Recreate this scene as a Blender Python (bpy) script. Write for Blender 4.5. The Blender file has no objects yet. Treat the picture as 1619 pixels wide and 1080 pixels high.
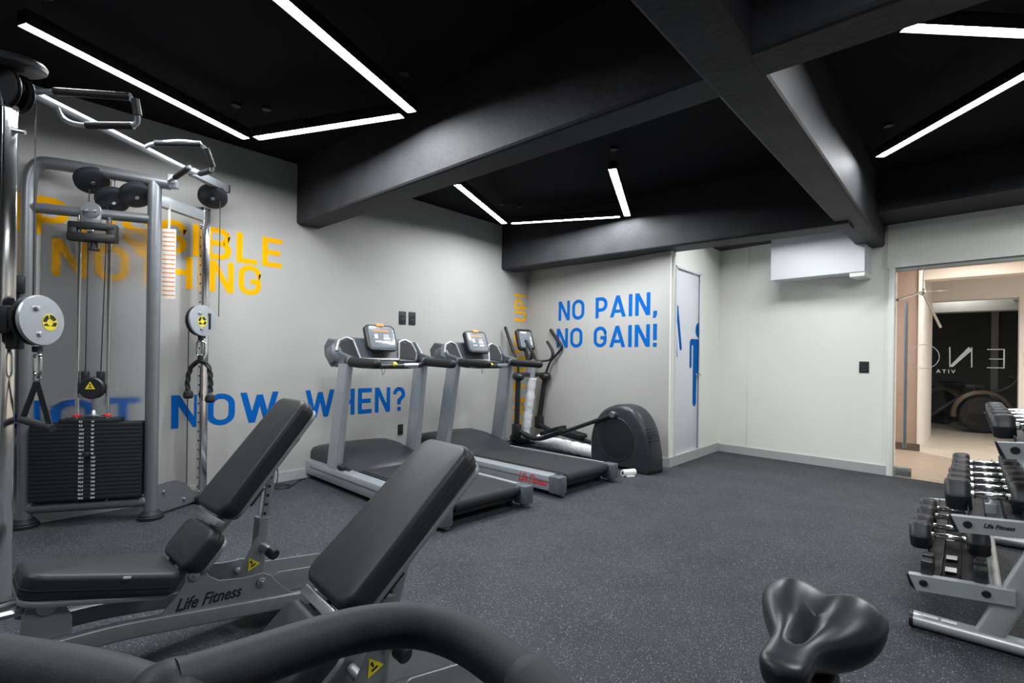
import bpy, bmesh, math, random
from mathutils import Vector, Matrix
R = math.radians
PI = math.pi
scene = bpy.context.scene
COL = scene.collection

# ------------------------------------------------------------------ camera
YAW, ROLL, EYE = -0.730, 0.0135, 1.2
_f = Vector((math.sin(YAW), math.cos(YAW), 0))
_r = Vector((math.cos(YAW), -math.sin(YAW), 0))
_u = Vector((0, 0, 1))
_r2 = _r*math.cos(ROLL) + _u*math.sin(ROLL)
_u2 = _u*math.cos(ROLL) - _r*math.sin(ROLL)
cd = bpy.data.cameras.new('camera')
cam = bpy.data.objects.new('camera', cd)
COL.objects.link(cam)
cam.matrix_world = Matrix(((_r2.x, _u2.x, -_f.x, 0), (_r2.y, _u2.y, -_f.y, 0), (_r2.z, _u2.z, -_f.z, EYE), (0, 0, 0, 1)))
cd.sensor_width = 36
cd.lens = 803/1619*36
cd.shift_y = 28/1619
cd.clip_start = 0.03
scene.camera = cam

# ------------------------------------------------------------------ world, exposure
w = bpy.data.worlds.new('world'); scene.world = w; w.use_nodes = True
w.node_tree.nodes['Background'].inputs[0].default_value = (0.6, 0.7, 0.8, 1)
w.node_tree.nodes['Background'].inputs[1].default_value = 0.02
scene.view_settings.view_transform = 'Standard'
scene.view_settings.look = 'None'
scene.view_settings.gamma = 1
scene.view_settings.use_curve_mapping = False
scene.view_settings.exposure = 0.9
LED_POWER = 70.0
CORRIDOR_POWER = 16.0

# ------------------------------------------------------------------ materials
def mat(name, col, rough=0.5, metal=0.0, var=0.08, scale=30, bump=0.0, bscale=200, coat=0.0, spec=0.5):
    m = bpy.data.materials.new(name); m.use_nodes = True
    nt = m.node_tree; b = nt.nodes['Principled BSDF']
    tc = nt.nodes.new('ShaderNodeTexCoord')
    nz = nt.nodes.new('ShaderNodeTexNoise'); nz.inputs['Scale'].default_value = scale; nz.inputs['Detail'].default_value = 4
    nt.links.new(tc.outputs['Object'], nz.inputs['Vector'])
    cr = nt.nodes.new('ShaderNodeValToRGB')
    a = [max(0, c*(1-var)) for c in col]; d = [min(1, c*(1+var)) for c in col]
    cr.color_ramp.elements[0].position = .3; cr.color_ramp.elements[1].position = .7
    cr.color_ramp.elements[0].color = (*a, 1); cr.color_ramp.elements[1].color = (*d, 1)
    nt.links.new(nz.outputs['Fac'], cr.inputs['Fac'])
    nt.links.new(cr.outputs['Color'], b.inputs['Base Color'])
    b.inputs['Roughness'].default_value = rough
    b.inputs['Metallic'].default_value = metal
    b.inputs['Specular IOR Level'].default_value = spec
    b.inputs['Coat Weight'].default_value = coat
    if bump:
        n2 = nt.nodes.new('ShaderNodeTexNoise'); n2.inputs['Scale'].default_value = bscale; n2.inputs['Detail'].default_value = 3
        nt.links.new(tc.outputs['Object'], n2.inputs['Vector'])
        bp = nt.nodes.new('ShaderNodeBump'); bp.inputs['Strength'].default_value = bump; bp.inputs['Distance'].default_value = 0.01
        nt.links.new(n2.outputs['Fac'], bp.inputs['Height'])
        nt.links.new(bp.outputs['Normal'], b.inputs['Normal'])
    return m

def emit(name, col, strength):
    m = bpy.data.materials.new(name); m.use_nodes = True
    nt = m.node_tree; b = nt.nodes['Principled BSDF']
    b.inputs['Base Color'].default_value = (.8, .8, .8, 1)
    b.inputs['Emission Color'].default_value = (*col, 1)
    b.inputs['Emission Strength'].default_value = strength
    return m

def thin_glass(name, tint, refl=1.0, rough=0.0):
    m = bpy.data.materials.new(name); m.use_nodes = True
    nt = m.node_tree
    for n in list(nt.nodes):
        if n.type == 'BSDF_PRINCIPLED': nt.nodes.remove(n)
    out = [n for n in nt.nodes if n.type == 'OUTPUT_MATERIAL'][0]
    t = nt.nodes.new('ShaderNodeBsdfTransparent'); t.inputs[0].default_value = (*tint, 1)
    g = nt.nodes.new('ShaderNodeBsdfGlossy'); g.inputs['Roughness'].default_value = rough
    fr = nt.nodes.new('ShaderNodeFresnel'); fr.inputs[0].default_value = 1.45
    mu = nt.nodes.new('ShaderNodeMath'); mu.operation = 'MULTIPLY'; mu.inputs[1].default_value = refl
    mx = nt.nodes.new('ShaderNodeMixShader')
    nt.links.new(fr.outputs[0], mu.inputs[0]); nt.links.new(mu.outputs[0], mx.inputs[0])
    nt.links.new(t.outputs[0], mx.inputs[1]); nt.links.new(g.outputs[0], mx.inputs[2])
    nt.links.new(mx.outputs[0], out.inputs[0])
    return m

def floor_mat():
    m = mat('rubber_floor', (.034, .0375, .042), .6, 0, .2, 3.0, .25, 300, spec=.22)
    nt = m.node_tree; b = nt.nodes['Principled BSDF']
    base = b.inputs['Base Color'].links[0].from_socket
    tc = [n for n in nt.nodes if n.type == 'TEX_COORD'][0]
    cur = base
    for sc, thr, colr, amt in ((130, .24, (.30, .35, .40), .65), (75, .14, (.46, .50, .54), .7), (210, .30, (.15, .19, .23), .5), (60, .2, (.014, .015, .017), .7), (36, .09, (.50, .54, .58), .7)):
        v = nt.nodes.new('ShaderNodeTexVoronoi'); v.inputs['Scale'].default_value = sc
        nt.links.new(tc.outputs['Object'], v.inputs['Vector'])
        # only some cells carry a fleck
        sp = nt.nodes.new('ShaderNodeSeparateColor'); nt.links.new(v.outputs['Color'], sp.inputs[0])
        g1 = nt.nodes.new('ShaderNodeMath'); g1.operation = 'GREATER_THAN'; g1.inputs[1].default_value = .45
        nt.links.new(sp.outputs[0], g1.inputs[0])
        l1 = nt.nodes.new('ShaderNodeMath'); l1.operation = 'LESS_THAN'; l1.inputs[1].default_value = thr
        nt.links.new(v.outputs['Distance'], l1.inputs[0])
        mm = nt.nodes.new('ShaderNodeMath'); mm.operation = 'MULTIPLY'
        nt.links.new(g1.outputs[0], mm.inputs[0]); nt.links.new(l1.outputs[0], mm.inputs[1])
        m2 = nt.nodes.new('ShaderNodeMath'); m2.operation = 'MULTIPLY'; m2.inputs[1].default_value = amt
        nt.links.new(mm.outputs[0], m2.inputs[0])
        mx = nt.nodes.new('ShaderNodeMix'); mx.data_type = 'RGBA'
        nt.links.new(m2.outputs[0], mx.inputs['Factor']); nt.links.new(cur, mx.inputs['A'])
        mx.inputs['B'].default_value = (*colr, 1)
        cur = mx.outputs['Result']
    nt.links.new(cur, b.inputs['Base Color'])
    return m

def wood_mat(name, c1, c2, rough=.45):
    m = mat(name, c1, rough)
    nt = m.node_tree; b = nt.nodes['Principled BSDF']
    tc = [n for n in nt.nodes if n.type == 'TEX_COORD'][0]
    mp = nt.nodes.new('ShaderNodeMapping'); mp.inputs['Scale'].default_value = (1.2, 9, 9)
    nz = nt.nodes.new('ShaderNodeTexNoise'); nz.inputs['Scale'].default_value = 3; nz.inputs['Detail'].default_value = 6
    cr = nt.nodes.new('ShaderNodeValToRGB')
    cr.color_ramp.elements[0].position = .3; cr.color_ramp.elements[1].position = .7
    cr.color_ramp.elements[0].color = (*c1, 1); cr.color_ramp.elements[1].color = (*c2, 1)
    nt.links.new(tc.outputs['Object'], mp.inputs['Vector']); nt.links.new(mp.outputs[0], nz.inputs['Vector'])
    nt.links.new(nz.outputs['Fac'], cr.inputs['Fac']); nt.links.new(cr.outputs['Color'], b.inputs['Base Color'])
    return m

M = {}
M['floor'] = floor_mat()
M['wall_grey'] = mat('grey_wall_paint', (.43, .425, .405), .75, 0, .03, 2, .05, 120)
M['wall_white'] = mat('white_wall_paint', (.85, .85, .78), .7, 0, .02, 2, .05, 120)
M['soffit'] = mat('soffit_paint', (.66, .68, .70), .7, 0, .02, 2, .05, 120)
M['base_grey'] = mat('grey_skirting', (.42, .44, .43), .55, 0, .03, 5)
M['black_ceiling'] = mat('black_ceiling_paint', (.006, .0065, .008), .85, 0, .2, 3, .1, 60, spec=.15)
M['black_beam'] = mat('black_beam_paint', (.025, .026, .029), .6, 0, .25, 4, .25, 25, spec=.3)
M['door_white'] = mat('white_door_paint', (.78, .80, .85), .4, 0, .02, 3)
M['blue'] = mat('blue_wall_decal', (.002, .115, .44), .8, 0, .04, 8, spec=.08)
M['yellow'] = mat('yellow_wall_decal', (.93, .44, .002), .8, 0, .04, 8, spec=.08)
M['black_plastic'] = mat('black_plastic', (.014, .015, .017), .42, 0, .15, 40, .06, 400)
M['dark_plastic'] = mat('charcoal_plastic', (.024, .027, .032), .36, 0, .12, 30, .05, 400, spec=.4)
M['slate_plastic'] = mat('slate_grey_plastic', (.10, .115, .13), .35, 0, .1, 20)
M['grille'] = mat('speaker_grille', (.018, .019, .021), .7, 0, .3, 300, .4, 500)
M['rubber'] = mat('black_rubber', (.018, .019, .021), .5, 0, .15, 60, .1, 500, spec=.28)
M['foam'] = mat('black_foam_grip', (.030, .032, .035), .6, 0, .12, 60, .08, 600, spec=.3)
M['vinyl'] = mat('black_vinyl', (.022, .0245, .028), .44, 0, .1, 20, .06, 600, spec=.32)
M['saddle'] = mat('saddle_vinyl', (.022, .0245, .028), .34, 0, .1, 20, .04, 600, spec=.4)
M['belt'] = mat('treadmill_belt', (.026, .028, .031), .6, 0, .12, 60, .15, 500, spec=.25)
M['silver'] = mat('silver_paint', (.42, .45, .48), .36, .55, .05, 20)
M['platinum'] = mat('grey_metallic_paint', (.23, .245, .26), .34, .55, .06, 20)
M['rack_silver'] = mat('pale_silver_paint', (.50, .535, .54), .36, .4, .05, 20)
M['bench_grey'] = mat('bench_grey_paint', (.27, .285, .295), .38, .45, .06, 20)
M['chrome'] = mat('chrome', (.78, .79, .80), .12, 1.0, .03, 10)
M['steel'] = mat('brushed_steel', (.55, .56, .57), .3, 1.0, .06, 60)
M['iron'] = mat('black_iron_plate', (.009, .010, .012), .6, 0, .2, 40, .1, 300)
M['hexrubber'] = mat('black_hex_rubber', (.018, .020, .023), .42, 0, .12, 50, .08, 400)
M['white_plastic'] = mat('white_plastic', (.80, .80, .78), .4, 0, .03, 20)
M['wrap'] = mat('white_foam_wrap', (.78, .79, .80), .6, 0, .08, 25, .6, 40)
M['paper'] = mat('white_card', (.82, .80, .76), .6, 0, .03, 20)
M['orange'] = mat('orange_print', (.85, .28, .06), .5, 0, .05, 20)
M['sticker_yellow'] = mat('yellow_sticker', (.80, .66, .02), .45, 0, .04, 20)
M['ink'] = mat('black_ink', (.01, .01, .011), .5, 0, .1, 20)
M['white_ink'] = mat('white_ink', (.75, .75, .75), .5, 0, .03, 20)
M['red'] = mat('red_lettering', (.65, .03, .03), .45, 0, .05, 20)
M['screen'] = mat('display_panel', (.22, .245, .27), .16, 0, .1, 6, coat=.5)  # base colour lightened to stand in for a bright reflection
M['screen_line'] = mat('display_print', (.75, .78, .80), .3, 0, .05, 20)
M['corr_wall'] = mat('pinkish_corridor_wall', (.40, .29, .24), .65, 0, .05, 3)
M['corr_white'] = mat('cream_corridor_wall', (.80, .77, .74), .6, 0, .03, 3)
M['corr_ceil'] = mat('corridor_ceiling', (.66, .57, .50), .7, 0, .04, 3)
M['wood_floor'] = wood_mat('wood_plank_floor', (.36, .28, .225), (.45, .36, .29))
M['tile'] = mat('beige_tile', (.60, .53, .45), .4, 0, .06, 4)
M['skirt_brown'] = mat('dark_brown_skirting', (.10, .075, .06), .5, 0, .1, 10)
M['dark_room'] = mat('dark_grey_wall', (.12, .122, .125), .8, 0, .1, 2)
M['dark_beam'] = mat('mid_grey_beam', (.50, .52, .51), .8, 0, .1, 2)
M['fender'] = mat('dull_brown_shell', (.16, .12, .09), .35, .2, .1, 8)
M['glass'] = thin_glass('clear_glass', (.96, .97, .96), .9)
M['frost'] = mat('frosted_shield', (.80, .82, .84), .5, 0, .02, 5)
_b = M['frost'].node_tree.nodes['Principled BSDF']; _b.inputs['Transmission Weight'].default_value = 1.0; _b.inputs['IOR'].default_value = 1.12
M['led'] = emit('led_diffuser', (.94, .97, 1.0), LED_POWER)
M['corr_lamp'] = emit('corridor_lamp', (1.0, .95, .91), CORRIDOR_POWER)

# ------------------------------------------------------------------ mesh builder
def frame(ax, ay=None):
    ax = Vector(ax).normalized()
    if ay is None:
        ay = Vector((0, 0, 1)) if abs(ax.z) < .9 else Vector((1, 0, 0))
    ay = Vector(ay); ay = (ay - ax*ay.dot(ax)).normalized()
    return ax, ay, ax.cross(ay)

def arc(cx, cy, r, a0, a1, n=8):
    return [(cx + r*math.cos(R(a0 + (a1-a0)*i/n)), cy + r*math.sin(R(a0 + (a1-a0)*i/n))) for i in range(n+1)]

def rrect(hx, hy, r, n=6):
    r = max(0.0005, min(r, hx*.999, hy*.999))
    return (arc(hx-r, hy-r, r, 0, 90, n) + arc(-hx+r, hy-r, r, 90, 180, n) +
            arc(-hx+r, -hy+r, r, 180, 270, n) + arc(hx-r, -hy+r, r, 270, 360, n))

def fillet(pts, d, n=6, closed=False):
    pts = [Vector(p) for p in pts]; out = []
    N = len(pts)
    for i, p in enumerate(pts):
        if not closed and (i == 0 or i == N-1): out.append(p); continue
        a, b = pts[(i-1) % N], pts[(i+1) % N]
        da = min(d, (a-p).length*.49); db = min(d, (b-p).length*.49)
        s = p + (a-p).normalized()*da; e = p + (b-p).normalized()*db
        for k in range(n+1):
            t = k/n; out.append(s*(1-t)**2 + p*2*t*(1-t) + e*t*t)
    return out

class MB:
    def __init__(self, org=(0, 0, 0)):
        self.bm = bmesh.new(); self.org = Vector(org)
    def v(self, p): return self.bm.verts.new(Vector(p) - self.org)
    def face(self, vs):
        try: return self.bm.faces.new(vs)
        except ValueError: return None
    def poly(self, pts): return self.face([self.v(p) for p in pts])
    def rings(self, rings, closed=True, cap0=True, cap1=True, loop=False):
        vr = [[self.v(p) for p in r] for r in rings]
        n = len(vr[0]); m = len(vr)
        for i in range(m if loop else m-1):
            a, b = vr[i], vr[(i+1) % m]
            for j in range(n if closed else n-1):
                self.face((a[j], a[(j+1) % n], b[(j+1) % n], b[j]))
        if not loop and closed:
            if cap0: self.face(list(reversed(vr[0])))
            if cap1: self.face(vr[-1])
        return self
    def slab(self, c, ax, ay, hx, hy, t, rc=.01, re=.004, n=5, k=3, taper=0.0, dome=0.0):
        """rounded plate: c centre of the bottom, ax/ay in-plane axes, t thickness along ax x ay"""
        ax, ay, az = frame(ax, ay); c = Vector(c); rs = []
        re = min(re, t*.49, hx*.49, hy*.49)
        prof = [(re*(1-math.cos(PI/2*i/k)) if False else re*(1-math.sin(PI/2*i/k)), re*(1-math.cos(PI/2*i/k))) for i in range(k+1)]
        prof = prof + [(a, t-b) for a, b in reversed(prof)]
        for ins, z in prof:
            pts = rrect(hx-ins, hy-ins, rc-ins, n)
            rs.append([c + ax*x + ay*(y*(1+taper*x/hx)) + az*z for x, y in pts])
        if dome:
            top = [(1-.25*i) for i in range(1, 4)]
            for s in top:
                pts = rrect((hx-re)*s, (hy-re)*s, max(.001, (rc-re)*s), n)
                rs.append([c + ax*x + ay*(y*(1+taper*x/hx)) + az*(t + dome*(1-s*s)) for x, y in pts])
        return self.rings(rs)
    def box(self, c, size, bevel=.003, rot=None, k=2):
        sx, sy, sz = size; c = Vector(c)
        ax, ay = Vector((1, 0, 0)), Vector((0, 1, 0))
        if rot is not None:
            if isinstance(rot, (int, float)): rot = Matrix.Rotation(rot, 3, 'Z')
            ax, ay = rot @ ax, rot @ ay
        az = ax.cross(ay)
        return self.slab(c - az*sz/2, ax, ay, sx/2, sy/2, sz, bevel, bevel, 2, k)
    def beam(self, p0, p1, wid, hei, up=(0, 0, 1), bevel=.004):
        """rectangular bar from p0 to p1; hei along up"""
        p0, p1 = Vector(p0), Vector(p1); L = (p1-p0).length
        ax, az, ay = frame(p1-p0, up); ay = -ay
        c = (p0+p1)/2 - az*hei/2
        return self.slab(c, ax, ay, L/2, wid/2, hei, bevel, bevel, 2, 2)
    def prism(self, pts, o, ax, ay, t, bevel=0.0, centered=False):
        ax, ay, az = frame(ax, ay); o = Vector(o)
        if centered: o = o - az*t/2
        area = sum(pts[i][0]*pts[(i+1) % len(pts)][1] - pts[(i+1) % len(pts)][0]*pts[i][1] for i in range(len(pts)))
        if area < 0: pts = list(reversed(pts))
        if bevel:
            cx = sum(p[0] for p in pts)/len(pts); cy = sum(p[1] for p in pts)/len(pts)
            N = len(pts); ins = []
            for i in range(N):
                a, p, b = Vector(pts[i-1]), Vector(pts[i]), Vector(pts[(i+1) % N])
                n1 = Vector((-(p-a).y, (p-a).x)); n2 = Vector((-(b-p).y, (b-p).x))
                if n1.length > 1e-9: n1.normalize()
                if n2.length > 1e-9: n2.normalize()
                nn = n1+n2
                if nn.length < 1e-6: nn = n1
                nn.normalize(); s = 1/max(.5, nn.dot(n1)) if n1.length else 1
                q = p + nn*bevel*s; ins.append((q.x, q.y))
            lv = [(ins, 0), (pts, bevel), (pts, t-bevel), (ins, t)]
        else: lv = [(pts, 0), (pts, t)]
        return self.rings([[o + ax*x + ay*y + az*z for x, y in P] for P, z in lv])
    def lathe(self, prof, o, axis, seg=24, ref=None):
        az = Vector(axis).normalized(); a0, b0, _ = frame(Vector((1, 0, 0)) if abs(az.x) < .9 else Vector((0, 1, 0)), az)
        ax = (a0 - az*a0.dot(az)).normalized(); ay = az.cross(ax); o = Vector(o)
        rs = [[o + az*z + ax*(r*math.cos(2*PI*j/seg)) + ay*(r*math.sin(2*PI*j/seg)) for j in range(seg)] for r, z in prof]
        return self.rings(rs)
    def cyl(self, p0, p1, r, r2=None, seg=20, bev=.002):
        p0, p1 = Vector(p0), Vector(p1); L = (p1-p0).length; r2 = r if r2 is None else r2
        bev = min(bev, L*.4, r*.4, r2*.4)
        return self.lathe([(r-bev, 0), (r, bev), (r2, L-bev), (r2-bev, L)], p0, p1-p0, seg)
    def tube(self, pts, r, fil=0.0, seg=14, closed=False, n=6, rfun=None, caps='flat', up=None, sq=None):
        P = fillet(pts, fil, n, closed) if fil else [Vector(p) for p in pts]
        Q = [P[0]]
        for p in P[1:]:
            if (p-Q[-1]).length > 1e-5: Q.append(p)
        P = Q; N = len(P)
        T = []
        for i in range(N):
            if closed: t = P[(i+1) % N] - P[i-1]
            else: t = P[min(i+1, N-1)] - P[max(i-1, 0)]
            T.append(t.normalized())
        n0 = Vector(up) if up is not None else (Vector((0, 0, 1)) if abs(T[0].z) < .9 else Vector((1, 0, 0)))
        rs = []; L = 0
        for i in range(N):
            n0 = (n0 - T[i]*n0.dot(T[i])).normalized(); b0 = T[i].cross(n0)
            if i: L += (P[i]-P[i-1]).length
            rr = rfun(i/(N-1) if N > 1 else 0) if rfun else r
            if sq:
                ring = [P[i] + n0*y + b0*x for x, y in rrect(sq[0]/2, sq[1]/2, sq[2], 3)]
            else:
                ring = [P[i] + n0*(rr*math.cos(2*PI*j/seg)) + b0*(rr*math.sin(2*PI*j/seg)) for j in range(seg)]
            rs.append(ring)
        if caps == 'round' and not closed and not sq:
            def cap(c, t, ring, rr, rev):
                out = []
                for k in range(1, 4):
                    a = PI/2*k/3.3
                    out.append([c + (p-c)*math.cos(a) + t*(rr*math.sin(a)) for p in ring])
                return list(reversed(out)) if rev else out
            r0 = rfun(0) if rfun else r; r1 = rfun(1) if rfun else r
            rs = cap(P[0], -T[0], rs[0], r0, True) + rs + cap(P[-1], T[-1], rs[-1], r1, False)
        return self.rings(rs, loop=closed)
    def ball(self, c, rx, ry=None, rz=None, seg=20, ax=(1, 0, 0), ay=(0, 1, 0), n=10):
        ry = ry or rx; rz = rz or rx; ax, ay, az = frame(ax, ay); c = Vector(c); rs = []
        for i in range(n+1):
            a = -PI/2 + PI*(i*.98+.01*n)/n
            rs.append([c + ax*(rx*math.cos(a)*math.cos(2*PI*j/seg)) + ay*(ry*math.cos(a)*math.sin(2*PI*j/seg)) + az*(rz*math.sin(a)) for j in range(seg)])
        return self.rings(rs)
    def build(self, name, m, parent=None, smooth=35):
        bmesh.ops.recalc_face_normals(self.bm, faces=self.bm.faces[:])
        me = bpy.data.meshes.new(name); self.bm.to_mesh(me); self.bm.free()
        me.materials.append(m if not isinstance(m, str) else M[m])
        if smooth:
            for p in me.polygons: p.use_smooth = True
            me.set_sharp_from_angle(angle=R(smooth))
        o = bpy.data.objects.new(name, me); COL.objects.link(o)
        if parent: o.parent = parent
        else: o.location = self.org
        return o

def tag(o, label=None, cat=None, group=None, kind=None):
    if label: o['label'] = label
    if cat: o['category'] = cat
    if group: o['group'] = group
    if kind: o['kind'] = kind
    return o
def thing(name, label, cat, loc=(0, 0, 0), rz=0, group=None):
    o = bpy.data.objects.new(name, None); COL.objects.link(o)
    o.location = loc; o.rotation_euler = (0, 0, rz); o.empty_display_size = .1
    return tag(o, label, cat, group)
def struct(o): o['kind'] = 'structure'; return o
def dup(root, loc=None, rz=None, label=None):
    r = root.copy(); COL.objects.link(r)
    if loc is not None: r.location = loc
    if rz is not None: r.rotation_euler = (0, 0, rz)
    if label: r['label'] = label
    for ch in list(root.children):
        c = ch.copy(); COL.objects.link(c); c.parent = r
        for g in list(ch.children):
            d = g.copy(); COL.objects.link(d); d.parent = c
    return r

# ------------------------------------------------------------------ lettering (constant-stroke capitals)
S = .165; H_ = S/2
def ribbon(pts, s=S, closed=False):
    P = [Vector(p) for p in pts]; N = len(P); Lf, Rt = [], []
    for i in range(N):
        a = P[i-1] if (closed or i > 0) else None
        b = P[(i+1) % N] if (closed or i < N-1) else None
        ns = []
        if a is not None: d = (P[i]-a).normalized(); ns.append(Vector((-d.y, d.x)))
        if b is not None: d = (b-P[i]).normalized(); ns.append(Vector((-d.y, d.x)))
        n = sum(ns, Vector((0, 0))).normalized(); k = 1/max(.45, n.dot(ns[0]))
        Lf.append(P[i] + n*s/2*k); Rt.append(P[i] - n*s/2*k)
    out = []
    for i in range(N if closed else N-1):
        j = (i+1) % N
        out.append([tuple(Rt[i]), tuple(Rt[j]), tuple(Lf[j]), tuple(Lf[i])])
    return out
def q(*p): return [list(p)]
def rect(x0, y0, x1, y1): return q((x0, y0), (x1, y0), (x1, y1), (x0, y1))
def glyph(c):
    h = H_
    if c == ' ': return .34, []
    if c == 'I': return S, rect(0, 0, S, 1)
    if c == '!': return S, rect(0, .29, S, 1) + rect(0, 0, S, S*1.05)
    if c == ',': return S, q((-.02, -.14), (.09, -.14), (S, .0), (S, S), (0, S), (0, 0))
    if c == "'": return S, rect(0, .7, S*.8, 1)
    if c == 'N': W = .68; return W, rect(0, 0, S, 1) + rect(W-S, 0, W, 1) + q((0, 1), (W-S*1.1, 0), (W, 0), (S*1.1, 1))
    if c == 'M': W = .88; return W, rect(0, 0, S, 1) + rect(W-S, 0, W, 1) + q((0, 1), (W/2-h, .25), (W/2+h*.3, .25), (S*1.1, 1)) + q((W, 1), (W-S*1.1, 1), (W/2-h*.3, .25), (W/2+h, .25))
    if c == 'O':
        W = .70; r = .26
        p = [(x+W/2, y+.5) for x, y in rrect(W/2-h, .5-h, r)]; return W, ribbon(p, S, True)
    if c == 'U': W = .66; r = .25; return W, ribbon([(h, 1)] + arc(h+r, h+r, r, 180, 270) + arc(W-h-r, h+r, r, 270, 360) + [(W-h, 1)])
    if c == 'D': W = .66; r = .26; return W, ribbon([(h, 0), (h, 1-h)] + arc(W-h-r, 1-h-r, r, 90, 0) + arc(W-h-r, h+r, r, 0, -90) + [(0, h)])
    if c == 'G':
        W = .68; r = .25
        return W, ribbon([(W-h, .69)] + arc(W-h-r, 1-h-r, r, 0, 90) + arc(h+r, 1-h-r, r, 90, 180) + arc(h+r, h+r, r, 180, 270) + arc(W-h-r, h+r, r, 270, 360) + [(W-h, .46), (W*.52, .46)])
    if c == 'S':
        W = .62; r = .2; r2 = .19
        return W, ribbon([(W-h, .72)] + arc(W-h-r, 1-h-r, r, 0, 90) + arc(h+r2, .51+r2, r2, 90, 270)[0:0] + arc(h+r, 1-h-r, r, 90, 180) + arc(h+r, .50+r, r, 180, 270) + arc(W-h-r, .50-r, r, 90, 0) + arc(W-h-r, h+r, r, 0, -90) + arc(h+r, h+r, r, 270, 180) + [(h, .28)])
    if c == 'P': W = .62; r = .24; return W, ribbon([(h, 0), (h, 1-h)] + arc(W-h-r, 1-h-r, r, 90, 0) + arc(W-h-r, .39+r, r, 0, -90) + [(h, .39)])
    if c == 'R': W = .64; r = .24; return W, ribbon([(h, 0), (h, 1-h)] + arc(W-h-r, 1-h-r, r, 90, 0) + arc(W-h-r, .42+r, r, 0, -90) + [(h, .42)]) + q((W*.42, .42), (W*.42+S*1.1, .42), (W, 0), (W-S*1.15, 0))
    if c == 'B':
        W = .65; r = .20
        return W, ribbon([(h, 0), (h, 1-h)] + arc(W-h-r-.02, 1-h-r, r, 90, 0) + arc(W-h-r-.02, .52+r, r, 0, -90) + [(h, .52)]) + ribbon([(h, .52)] + arc(W-h-r, .52-r, r, 90, 0) + arc(W-h-r, h+r, r, 0, -90) + [(0, h)])
    if c == 'E': W = .58; return W, rect(0, 0, S, 1) + rect(S, 0, W, S) + rect(S, 1-S, W, 1) + rect(S, .5-h, W*.92, .5+h)
    if c == 'F': W = .56; return W, rect(0, 0, S, 1) + rect(S, 1-S, W, 1) + rect(S, .46-h, W*.9, .46+h)
    if c == 'L': W = .56; return W, rect(0, 0, S, 1) + rect(S, 0, W, S)
    if c == 'T': W = .60; return W, rect(W/2-h, 0, W/2+h, 1) + rect(0, 1-S, W, 1)
    if c == 'H': W = .66; return W, rect(0, 0, S, 1) + rect(W-S, 0, W, 1) + rect(S, .5-h, W-S, .5+h)
    if c == 'A':
        W = .78; a = S*1.08
        return W, q((0, 0), (a, 0), (W/2+a/2, 1), (W/2-a/2, 1)) + q((W-a, 0), (W, 0), (W/2+a/2, 1), (W/2-a/2, 1)) + rect(.17, .20, W-.17, .20+S*.9)
    if c == 'V': W = .74; a = S*1.08; return W, q((0, 1), (a, 1), (W/2+a/2, 0), (W/2-a/2, 0)) + q((W-a, 1), (W, 1), (W/2+a/2, 0), (W/2-a/2, 0))
    if c == 'W':
        W = 1.06; a = S*1.05
        return W, q((0, 1), (a, 1), (W*.30+a/2, 0), (W*.30-a/2, 0)) + q((W*.5-a/2, .92), (W*.5+a/2, .92), (W*.30+a/2, 0), (W*.30-a/2, 0)) + \
            q((W*.5-a/2, .92), (W*.5+a/2, .92), (W*.70+a/2, 0), (W*.70-a/2, 0)) + q((W-a, 1), (W, 1), (W*.70+a/2, 0), (W*.70-a/2, 0))
    if c == '?':
        W = .56; r = .2
        return W, ribbon([(h, .70)] + arc(h+r, 1-h-r, r, 180, 90) + arc(W-h-r, 1-h-r, r, 90, 0) + [(W-h, .62), (W/2, .44), (W/2, .27)]) + rect(W/2-h, 0, W/2+h, S)
    return .3, []
def layout(txt, gap=.135):
    x = 0; polys = []
    for i, c in enumerate(txt):
        W, ps = glyph(c)
        polys += [[(a+x, b) for a, b in p] for p in ps]
        x += W + gap
    return x-gap, polys
def lettering(name, txt, o, right, up, width, height, material, label, cat='wall lettering', gap=.135, parent=None):
    """painted letters: o = lower-left corner, lifted a touch off the wall"""
    W, polys = layout(txt, gap); right = Vector(right).normalized(); up = Vector(up).normalized(); o = Vector(o)
    n = right.cross(up); mb = MB(o)
    for i, p in enumerate(polys):
        base = [o + right*(x/W*width) + up*(y*height) + n*(.0015+.00002*(i % 7)) for x, y in p]
        mb.poly(base)
    ob = mb.build(name, material, parent, smooth=0)
    if not parent: tag(ob, label, cat)
    return ob
def text_mesh(name, txt, size, o, right, up, material, parent=None, shear=0.0, off=0.0, align='LEFT', ext=.0004, space=1.0, org=(0, 0, 0), xs=1.0):
    cu = bpy.data.curves.new('t', 'FONT'); cu.body = txt; cu.size = size; cu.shear = shear; cu.offset = off; cu.extrude = ext
    cu.align_x = align; cu.space_character = space; cu.resolution_u = 3
    ob = bpy.data.objects.new('t', cu); COL.objects.link(ob)
    dg = bpy.context.evaluated_depsgraph_get()
    me = bpy.data.meshes.new_from_object(ob.evaluated_get(dg))
    bpy.data.objects.remove(ob)
    right = Vector(right).normalized(); up = Vector(up); up = (up - right*up.dot(right)).normalized(); n = right.cross(up)
    o = Vector(o) - Vector(org)
    for v in me.vertices:
        v.co = o + right*(v.co.x*xs) + up*v.co.y + n*(v.co.z + .0006)
    me.materials.clear(); me.materials.append(M[material] if isinstance(material, str) else material)
    me.name = name
    r = bpy.data.objects.new(name, me); COL.objects.link(r)
    if parent: r.parent = parent
    return r

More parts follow.
